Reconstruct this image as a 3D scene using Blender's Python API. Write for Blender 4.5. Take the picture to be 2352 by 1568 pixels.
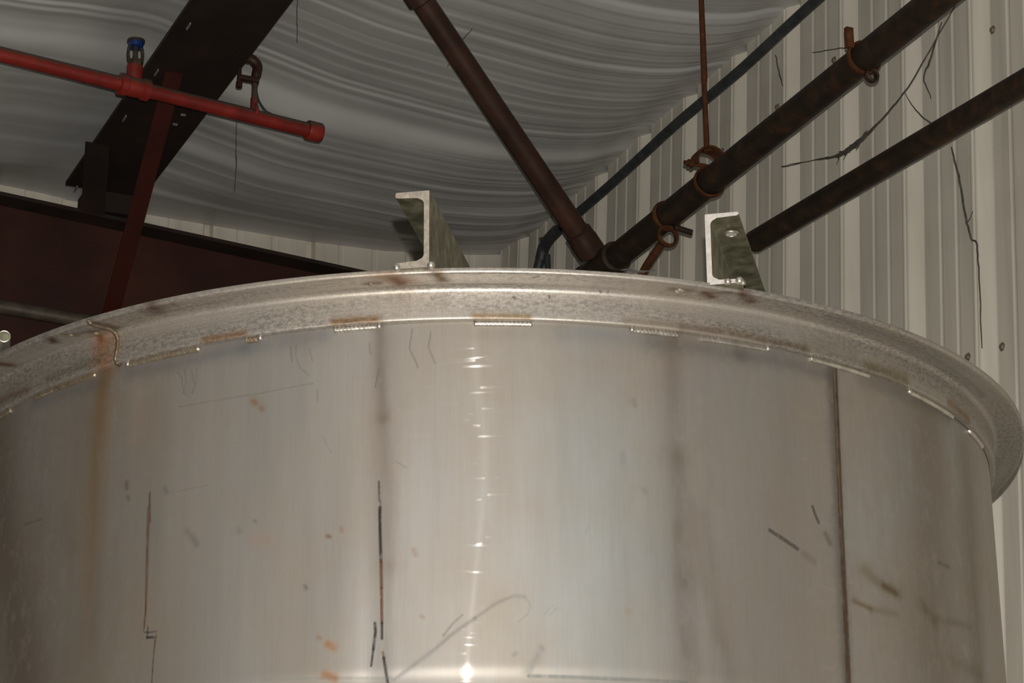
import bpy, math, random
import numpy as np
from mathutils import Vector, Matrix

for o in list(bpy.data.objects):
    bpy.data.objects.remove(o)
scene = bpy.context.scene
col = scene.collection

# ------------------------------------------------------------------ camera
F_PX = 6000.0
CAM = np.array([0.0, 0.0, 1.6])
cd = bpy.data.cameras.new('camera'); cam = bpy.data.objects.new('camera', cd); col.objects.link(cam)
cd.sensor_width = 36.0
cd.lens = 36.0 * F_PX / 2352.0
cd.clip_start = 0.05
cR = Vector((0.99997164, 0.00261812, -0.00706213))
cU = Vector((0.00753181, -0.3475984, 0.93761326))
cF = Vector((0.0, 0.93763985, 0.34760826))
cam.matrix_world = Matrix(((cR.x, cU.x, -cF.x, 0), (cR.y, cU.y, -cF.y, 0), (cR.z, cU.z, -cF.z, 1.6), (0, 0, 0, 1)))
scene.camera = cam

# ------------------------------------------------------------------ light: dim hall + the camera's own flash
w = bpy.data.worlds.new('world'); scene.world = w
w.use_nodes = True
w.node_tree.nodes['Background'].inputs[0].default_value = (0.90, 0.95, 1.0, 1)
w.node_tree.nodes['Background'].inputs[1].default_value = 0.014
fl = bpy.data.lights.new('camera_flash', 'POINT'); fo = bpy.data.objects.new('camera_flash', fl); col.objects.link(fo)
fo.location = Vector((0, 0, 1.6)) + cU * 0.072 + cR * 0.008 + cF * 0.02
fl.energy = 660.0
fl.color = (1.0, 0.95, 0.87)
fl.shadow_soft_size = 0.007
scene.view_settings.view_transform = 'Standard'
scene.view_settings.look = 'None'
scene.view_settings.gamma = 1.0
scene.view_settings.use_curve_mapping = False
scene.view_settings.exposure = 0.0

# ------------------------------------------------------------------ helpers
# building axes: s = along the right wall away from the camera, n = towards the right wall, z = up
AS = np.array([-0.40358519, 0.91494207, 0.0])
AN = np.array([0.91494207, 0.40358519, 0.0])
def B(s, n, z):
    return AS * s + AN * n + np.array([0, 0, z])
def lin(c):
    return tuple(((x / 255.0) / 12.92) if x <= 10 else ((x / 255.0 + 0.055) / 1.055) ** 2.4 for x in c)

def empty(name, loc, label=None, cat=None, group=None, kind=None):
    o = bpy.data.objects.new(name, None); col.objects.link(o)
    o.location = tuple(loc); o.empty_display_size = 0.05
    tag(o, label, cat, group, kind)
    return o
def tag(o, label=None, cat=None, group=None, kind=None):
    if label: o['label'] = label
    if cat: o['category'] = cat
    if group: o['group'] = group
    if kind: o['kind'] = kind
    return o

class MB:
    """collects polygons (world coordinates) for one mesh object"""
    def __init__(self): self.v = []; self.f = []; self.m = []
    def add(self, verts, faces, mi=0):
        b = len(self.v)
        self.v += [tuple(map(float, q)) for q in verts]
        self.f += [tuple(b + i for i in f) for f in faces]
        self.m += [mi] * len(faces)
        return self
    def box(self, c, ax, ay, az, mi=0):
        c = np.array(c, float); ax, ay, az = (np.array(q, float) for q in (ax, ay, az))
        vs = [c + i * ax + j * ay + k * az for k in (-1, 1) for j in (-1, 1) for i in (-1, 1)]
        return self.add(vs, [(0, 2, 3, 1), (4, 5, 7, 6), (0, 1, 5, 4), (2, 6, 7, 3), (0, 4, 6, 2), (1, 3, 7, 5)], mi)
    def bbox(self, s, n, z, mi=0):     # box in building axes from ranges
        return self.box(B(sum(s) / 2, sum(n) / 2, sum(z) / 2), AS * (s[1] - s[0]) / 2, AN * (n[1] - n[0]) / 2, (0, 0, (z[1] - z[0]) / 2), mi)
    def tube(self, pts, rad, seg=20, caps=True, mi=0):
        P = [np.array(q, float) for q in pts]
        rad = [rad] * len(P) if np.isscalar(rad) else list(rad)
        T = []
        for i in range(len(P)):
            a = P[max(i - 1, 0)]; b = P[min(i + 1, len(P) - 1)]
            if np.linalg.norm(b - a) < 1e-9: b = P[min(i + 2, len(P) - 1)]
            t = b - a; T.append(t / max(np.linalg.norm(t), 1e-9))
        up = np.array([0, 0, 1.0]) if abs(T[0][2]) < 0.9 else np.array([1.0, 0, 0])
        u = np.cross(T[0], up); u /= np.linalg.norm(u)
        vs = []
        for i in range(len(P)):
            u = u - T[i] * (u @ T[i]); u /= np.linalg.norm(u); w_ = np.cross(T[i], u)
            for k in range(seg):
                a = 2 * math.pi * k / seg
                vs.append(P[i] + rad[i] * (math.cos(a) * u + math.sin(a) * w_))
        fs = []
        for i in range(len(P) - 1):
            for k in range(seg):
                k2 = (k + 1) % seg
                fs.append((i * seg + k, i * seg + k2, (i + 1) * seg + k2, (i + 1) * seg + k))
        if caps:
            fs.append(tuple(range(seg - 1, -1, -1))); e = (len(P) - 1) * seg
            fs.append(tuple(e + k for k in range(seg)))
        return self.add(vs, fs, mi)
    def cyl(self, a, b, prof, seg=24, mi=0):   # lathe: prof = [(t 0..1 or metres along, radius)]
        a = np.array(a, float); b = np.array(b, float); d = b - a; L = np.linalg.norm(d)
        return self.tube([a + d * t for t, r in prof], [r for t, r in prof], seg, True, mi)
    def blob(self, c, r, seg=12, sc=(1, 1, 1), mi=0):
        c = np.array(c, float); vs = [c + np.array([0, 0, r * sc[2]])]; fs = []
        rings = seg // 2
        for i in range(1, rings):
            ph = math.pi * i / rings
            for k in range(seg):
                a = 2 * math.pi * k / seg
                vs.append(c + np.array([r * sc[0] * math.sin(ph) * math.cos(a), r * sc[1] * math.sin(ph) * math.sin(a), r * sc[2] * math.cos(ph)]))
        vs.append(c - np.array([0, 0, r * sc[2]]))
        for k in range(seg):
            k2 = (k + 1) % seg
            fs.append((0, 1 + k, 1 + k2))
            for i in range(rings - 2):
                fs.append((1 + i * seg + k, 1 + (i + 1) * seg + k, 1 + (i + 1) * seg + k2, 1 + i * seg + k2))
            e = 1 + (rings - 2) * seg
            fs.append((e + k, len(vs) - 1, e + k2))
        return self.add(vs, fs, mi)
    def torus(self, c, axis, R_, r_, a0=0, a1=2 * math.pi, seg=32, rs=10, flat=1.0, ref=None, mi=0):
        c = np.array(c, float); ax = np.array(axis, float); ax /= np.linalg.norm(ax)
        up = np.array(ref, float) if ref is not None else (np.array([0, 0, 1.0]) if abs(ax[2]) < 0.9 else np.array([1.0, 0, 0]))
        u = up - ax * (up @ ax); u /= np.linalg.norm(u); w_ = np.cross(ax, u)
        full = abs(a1 - a0) > 2 * math.pi - 1e-6
        N = seg if full else seg + 1
        vs = []
        for i in range(N):
            a = a0 + (a1 - a0) * i / seg; e = math.cos(a) * u + math.sin(a) * w_
            for k in range(rs):
                b = 2 * math.pi * k / rs
                vs.append(c + e * (R_ + r_ * math.cos(b)) + ax * r_ * flat * math.sin(b))
        fs = []
        for i in range(seg):
            j = (i + 1) % N
            for k in range(rs):
                k2 = (k + 1) % rs
                fs.append((i * rs + k, i * rs + k2, j * rs + k2, j * rs + k))
        if not full:
            fs.append(tuple(range(rs - 1, -1, -1))); fs.append(tuple((N - 1) * rs + k for k in range(rs)))
        return self.add(vs, fs, mi)
    def build(self, name, mats, parent=None, smooth=True, bevel=0.0):
        org = np.array(parent.location) if parent is not None and not parent.get('_local') else np.zeros(3)
        if parent is not None and parent.parent is not None:
            org = org + np.array(parent.parent.location) * (0 if parent.parent.get('_local') else 1)
        if parent is None:
            V = np.array(self.v); org = np.array([V[:, 0].mean(), V[:, 1].mean(), V[:, 2].min()])
        me = bpy.data.meshes.new(name)
        me.from_pydata([tuple(np.array(q) - org) for q in self.v], [], self.f)
        mats = mats if isinstance(mats, (list, tuple)) else [mats]
        for m_ in mats: me.materials.append(m_)
        if len(mats) > 1: me.polygons.foreach_set('material_index', self.m)
        if smooth:
            me.polygons.foreach_set('use_smooth', [True] * len(me.polygons))
            me.set_sharp_from_angle(angle=math.radians(38))
        me.update()
        o = bpy.data.objects.new(name, me); col.objects.link(o)
        if parent is not None: o.parent = parent
        else: o.location = tuple(org)
        if bevel > 0:
            b = o.modifiers.new('bevel', 'BEVEL'); b.width = bevel; b.segments = 2; b.limit_method = 'ANGLE'
        return o

def bezier(pts, n=8):
    """Catmull-Rom through pts"""
    P = [np.array(q, float) for q in pts]; P = [2 * P[0] - P[1]] + P + [2 * P[-1] - P[-2]]
    out = []
    for i in range(1, len(P) - 2):
        for k in range(n):
            t = k / n
            out.append(0.5 * ((2 * P[i]) + (-P[i - 1] + P[i + 1]) * t + (2 * P[i - 1] - 5 * P[i] + 4 * P[i + 1] - P[i + 2]) * t * t + (-P[i - 1] + 3 * P[i] - 3 * P[i + 1] + P[i + 2]) * t ** 3))
    out.append(P[-2]); return out

# ------------------------------------------------------------------ materials
def new_mat(name):
    m = bpy.data.materials.new(name); m.use_nodes = True
    nt = m.node_tree; nt.nodes.clear()
    out = nt.nodes.new('ShaderNodeOutputMaterial'); p = nt.nodes.new('ShaderNodeBsdfPrincipled')
    nt.links.new(p.outputs[0], out.inputs[0])
    return m, nt, p, out
def noise(nt, scale, detail=4, rough=0.55, vec=None, scl=None):
    n = nt.nodes.new('ShaderNodeTexNoise'); n.inputs['Scale'].default_value = scale
    n.inputs['Detail'].default_value = detail; n.inputs['Roughness'].default_value = rough
    if vec is None:
        tc = nt.nodes.new('ShaderNodeTexCoord'); vec = tc.outputs['Object']
    if scl is not None:
        mp = nt.nodes.new('ShaderNodeMapping'); mp.inputs['Scale'].default_value = scl
        nt.links.new(vec, mp.inputs[0]); vec = mp.outputs[0]
    nt.links.new(vec, n.inputs['Vector'])
    return n.outputs['Fac']
def ramp(nt, fac, stops):
    r = nt.nodes.new('ShaderNodeValToRGB'); e = r.color_ramp.elements
    while len(e) < len(stops): e.new(0.5)
    for q, (p_, c) in zip(e, stops): q.position = p_; q.color = (*c, 1)
    nt.links.new(fac, r.inputs[0]); return r.outputs[0]
def maprange(nt, fac, a, b, c, d):
    n = nt.nodes.new('ShaderNodeMapRange'); nt.links.new(fac, n.inputs[0])
    for i, q in enumerate((a, b, c, d)): n.inputs[i + 1].default_value = q
    return n.outputs[0]
def mixc(nt, fac, a, b, mode='MIX'):
    n = nt.nodes.new('ShaderNodeMix'); n.data_type = 'RGBA'; n.blend_type = mode
    for sock, val in ((n.inputs[0], fac), (n.inputs[6], a), (n.inputs[7], b)):
        if isinstance(val, (int, float)): sock.default_value = val
        elif isinstance(val, tuple): sock.default_value = (*val, 1) if len(val) == 3 else val
        else: nt.links.new(val, sock)
    return n.outputs[2]
def math_(nt, op, a, b=None):
    n = nt.nodes.new('ShaderNodeMath'); n.operation = op
    for sock, val in zip(n.inputs, (a, b)):
        if val is None: continue
        if isinstance(val, (int, float)): sock.default_value = val
        else: nt.links.new(val, sock)
    return n.outputs[0]
def bump(nt, p, h, strength, dist):
    b = nt.nodes.new('ShaderNodeBump'); b.inputs['Strength'].default_value = strength; b.inputs['Distance'].default_value = dist
    nt.links.new(h, b.inputs['Height']); nt.links.new(b.outputs[0], p.inputs['Normal']); return b
def simple(name, stops, scale, rough=0.6, metal=0.0, bump_s=0.0, bump_d=0.002, detail=5, scl=None, spec=0.5):
    m, nt, p, out = new_mat(name)
    f = noise(nt, scale, detail, scl=scl)
    nt.links.new(ramp(nt, f, stops), p.inputs['Base Color'])
    p.inputs['Roughness'].default_value = rough; p.inputs['Metallic'].default_value = metal
    p.inputs['Specular IOR Level'].default_value = spec
    if bump_s: bump(nt, p, noise(nt, scale * 3, 4, scl=scl), bump_s, bump_d)
    return m

def steel(name, base, rough, stain_shade=True, shell=False, dark=None):
    m, nt, p, out = new_mat(name)
    at = nt.nodes.new('ShaderNodeAttribute'); at.attribute_name = 'stain_shade'
    uv = nt.nodes.new('ShaderNodeUVMap'); uv.uv_map = 'uv'
    # brushed / weathered variation in the sheet: vertical wash streaks and cloudy patches
    streak = noise(nt, 1.0, 5, 0.65, uv.outputs[0], (34, 2.0, 1))
    fine = noise(nt, 1.0, 3, 0.6, uv.outputs[0], (260, 14, 1))
    cloud = noise(nt, 1.0, 4, 0.6, uv.outputs[0], (5, 4, 1))
    grain = noise(nt, 1.0, 6, 0.75, uv.outputs[0], (300, 300, 1))
    c0 = mixc(nt, maprange(nt, streak, 0.3, 0.72, 0.0, 1.0), tuple(x * (0.90 if shell else 0.80) for x in base), tuple(min(1, x * (1.05 if shell else 1.12)) for x in base))
    c1 = mixc(nt, maprange(nt, cloud, 0.38, 0.66, 0.0, 0.8), c0, (base[0] * 0.92, base[1] * 0.84, base[2] * 0.74))
    c2 = mixc(nt, maprange(nt, fine, 0.3, 0.75, 0.0, 0.22), c1, tuple(min(1, x * 1.15) for x in base))
    if not shell:
        c2 = mixc(nt, maprange(nt, grain, 0.40, 0.62, 0.0, 0.6), c2, tuple(x * 0.58 for x in base))
        pit = noise(nt, 1.0, 8, 0.8, uv.outputs[0], (110, 190, 1)); zone = noise(nt, 1.0, 2, 0.5, uv.outputs[0], (2.6, 30, 1))
        pm = math_(nt, 'MULTIPLY', maprange(nt, pit, 0.47, 0.55, 0.0, 1.0), maprange(nt, zone, 0.36, 0.54, 0.0, 0.9))
        c2 = mixc(nt, pm, c2, tuple(x * 0.45 for x in base))
    if not shell:                     # rolling marks along the bar
        roll = noise(nt, 1.0, 4, 0.7, uv.outputs[0], (1.6, 420, 1))
        c2 = mixc(nt, maprange(nt, roll, 0.42, 0.62, 0.0, 0.55), c2, tuple(x * 0.66 for x in base))
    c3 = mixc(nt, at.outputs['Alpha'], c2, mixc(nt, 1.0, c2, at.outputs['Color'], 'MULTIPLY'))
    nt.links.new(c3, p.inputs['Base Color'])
    p.inputs['Metallic'].default_value = METAL if shell else METAL_RIM
    r0 = maprange(nt, cloud, 0.3, 0.75, rough - 0.03, rough + 0.05)
    nt.links.new(math_(nt, 'ADD', r0, math_(nt, 'MULTIPLY', at.outputs['Alpha'], 0.2)), p.inputs['Roughness'])
    bump(nt, p, fine if shell else grain, 0.12 if shell else 0.35, 0.0006)
    if shell:
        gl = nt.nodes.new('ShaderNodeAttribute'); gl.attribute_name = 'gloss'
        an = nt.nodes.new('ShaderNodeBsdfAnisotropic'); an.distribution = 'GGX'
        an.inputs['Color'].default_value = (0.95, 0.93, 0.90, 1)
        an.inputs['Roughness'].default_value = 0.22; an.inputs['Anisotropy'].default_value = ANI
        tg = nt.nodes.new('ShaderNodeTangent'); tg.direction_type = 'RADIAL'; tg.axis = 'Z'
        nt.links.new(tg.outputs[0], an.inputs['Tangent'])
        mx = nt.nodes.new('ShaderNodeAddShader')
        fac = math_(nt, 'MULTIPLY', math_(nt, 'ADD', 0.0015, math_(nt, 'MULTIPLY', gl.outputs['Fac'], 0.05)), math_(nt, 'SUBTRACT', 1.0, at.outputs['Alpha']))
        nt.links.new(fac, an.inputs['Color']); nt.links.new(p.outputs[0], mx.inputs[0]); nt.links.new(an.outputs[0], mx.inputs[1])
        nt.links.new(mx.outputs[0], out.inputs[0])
    return m
METAL, METAL_RIM, ANI = 0.69, 0.70, 0.85
M = {}
M['shell'] = steel('stainless_shell', (0.320, 0.304, 0.284), 0.54, shell=True)
M['rim'] = steel('stainless_rim', (0.60, 0.56, 0.515), 0.43)
M['weld'] = simple('bright_weld', [(0.3, (0.42, 0.39, 0.34)), (0.7, (0.62, 0.59, 0.54))], 60, 0.42, 0.9, 0.15, 0.001)
M['tint'] = simple('tinted_weld', [(0.3, (0.30, 0.22, 0.13)), (0.6, (0.42, 0.36, 0.28)), (0.8, (0.52, 0.47, 0.4))], 90, 0.45, 0.8, 0.3, 0.001)
M['darktint'] = simple('dark_weld', [(0.3, (0.10, 0.075, 0.045)), (0.6, (0.17, 0.135, 0.09)), (0.8, (0.26, 0.22, 0.17))], 90, 0.42, 0.6, 0.3, 0.001)
M['rusttint'] = simple('seam_tint', [(0.35, (0.048, 0.031, 0.018)), (0.65, (0.090, 0.062, 0.038))], 40, 0.55, 0.3)
M['chan'] = simple('channel_metal', [(0.34, (0.11, 0.105, 0.066)), (0.52, (0.20, 0.190, 0.125)), (0.68, (0.30, 0.285, 0.205))], 38, 0.5, 0.55, 0.15, 0.001)
M['chancut'] = simple('channel_cut_end', [(0.3, (0.26, 0.22, 0.18)), (0.6, (0.38, 0.34, 0.29)), (0.8, (0.46, 0.42, 0.37))], 120, 0.5, 0.35, 0.25, 0.001)
M['chancut_light'] = simple('channel_bright_cut_end', [(0.3, (0.44, 0.41, 0.38)), (0.7, (0.60, 0.57, 0.54))], 160, 0.5, 0.2, 0.25, 0.001)
M['panel'] = simple('wall_paint', [(0.25, (0.52, 0.485, 0.415)), (0.5, (0.63, 0.595, 0.515)), (0.8, (0.69, 0.655, 0.575))], 3.0, 0.42, 0.0, scl=(5, 5, 0.35))
M['panel_end'] = simple('end_wall_paint', [(0.25, (0.58, 0.535, 0.46)), (0.5, (0.70, 0.65, 0.56)), (0.8, (0.75, 0.70, 0.61))], 3.0, 0.45, 0.0, scl=(5, 5, 0.35))
M['insul'] = simple('vinyl_insulation', [(0.3, (0.46, 0.46, 0.455)), (0.7, (0.60, 0.60, 0.595))], 2.0, 0.38, 0.0)
M['oxide'] = simple('red_oxide_beam', [(0.3, (0.030, 0.012, 0.009)), (0.6, (0.050, 0.017, 0.012)), (0.8, (0.075, 0.022, 0.014))], 6, 0.62, 0.0, spec=0.25)
M['darkox'] = simple('dark_beam_paint', [(0.3, (0.018, 0.013, 0.011)), (0.6, (0.030, 0.019, 0.015)), (0.8, (0.048, 0.022, 0.015))], 7, 0.6, 0.0, spec=0.25)
M['brace'] = simple('brace_paint', [(0.3, (0.040, 0.009, 0.007)), (0.7, (0.062, 0.012, 0.008))], 9, 0.6, 0.0, spec=0.25)
M['rust'] = simple('rusty_pipe', [(0.32, (0.016, 0.011, 0.008)), (0.55, (0.030, 0.018, 0.011)), (0.68, (0.055, 0.026, 0.012)), (0.82, (0.10, 0.042, 0.016))], 26, 0.6, 0.1, 0.4, 0.002, spec=0.3)
M['rustdark'] = simple('brown_pipe', [(0.3, (0.030, 0.014, 0.009)), (0.6, (0.055, 0.024, 0.015)), (0.8, (0.085, 0.036, 0.022))], 14, 0.5, 0.15, 0.2, 0.002, spec=0.35)
M['rustbright'] = simple('rusty_hanger', [(0.3, (0.045, 0.016, 0.008)), (0.6, (0.095, 0.034, 0.012)), (0.8, (0.16, 0.058, 0.02))], 40, 0.75, 0.0, 0.4, 0.001, spec=0.2)
M['conduit'] = simple('grey_conduit', [(0.3, (0.035, 0.042, 0.045)), (0.7, (0.075, 0.083, 0.082))], 30, 0.5, 0.3, spec=0.3)
M['galv'] = simple('dull_galvanised', [(0.3, (0.065, 0.05, 0.038)), (0.7, (0.12, 0.095, 0.075))], 30, 0.5, 0.3)
M['red'] = simple('red_pipe_paint', [(0.3, (0.13, 0.009, 0.007)), (0.55, (0.23, 0.014, 0.009)), (0.75, (0.33, 0.030, 0.015))], 10, 0.5, 0.0, 0.2, 0.001)
def dusty(m, rgb):                       # dust settled on the upper side
    nt = m.node_tree; p = [n for n in nt.nodes if n.type == 'BSDF_PRINCIPLED'][0]
    src = p.inputs['Base Color'].links[0].from_socket
    g = nt.nodes.new('ShaderNodeNewGeometry'); sx = nt.nodes.new('ShaderNodeSeparateXYZ'); nt.links.new(g.outputs['Normal'], sx.inputs[0])
    k = math_(nt, 'ADD', sx.outputs[2], maprange(nt, noise(nt, 60, 4), 0.3, 0.7, -0.2, 0.2))
    nt.links.new(mixc(nt, maprange(nt, k, -0.05, 0.40, 0.0, 0.92), src, rgb), p.inputs['Base Color'])
dusty(M['red'], (0.075, 0.06, 0.042))
M['dust'] = simple('dusty_bronze', [(0.3, (0.030, 0.025, 0.017)), (0.7, (0.08, 0.064, 0.042))], 60, 0.6, 0.3)
M['blue'] = simple('blue_glass', [(0.3, (0.006, 0.022, 0.12)), (0.7, (0.012, 0.045, 0.22))], 60, 0.35)
M['web'] = simple('cobweb', [(0.3, (0.05, 0.045, 0.035)), (0.7, (0.12, 0.105, 0.085))], 60, 0.9)
M['concrete'] = simple('concrete', [(0.3, (0.20, 0.19, 0.175)), (0.7, (0.30, 0.29, 0.27))], 2, 0.8)
M['scrap'] = simple('dark_scrap', [(0.3, (0.02, 0.02, 0.024)), (0.7, (0.08, 0.075, 0.075))], 80, 0.35)
M['screw'] = simple('screw_head', [(0.3, (0.16, 0.135, 0.10)), (0.7, (0.30, 0.26, 0.20))], 90, 0.5, 0.4)
M['white'] = simple('white_tab', [(0.3, (0.17, 0.165, 0.155)), (0.7, (0.28, 0.27, 0.26))], 30, 0.6)

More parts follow.
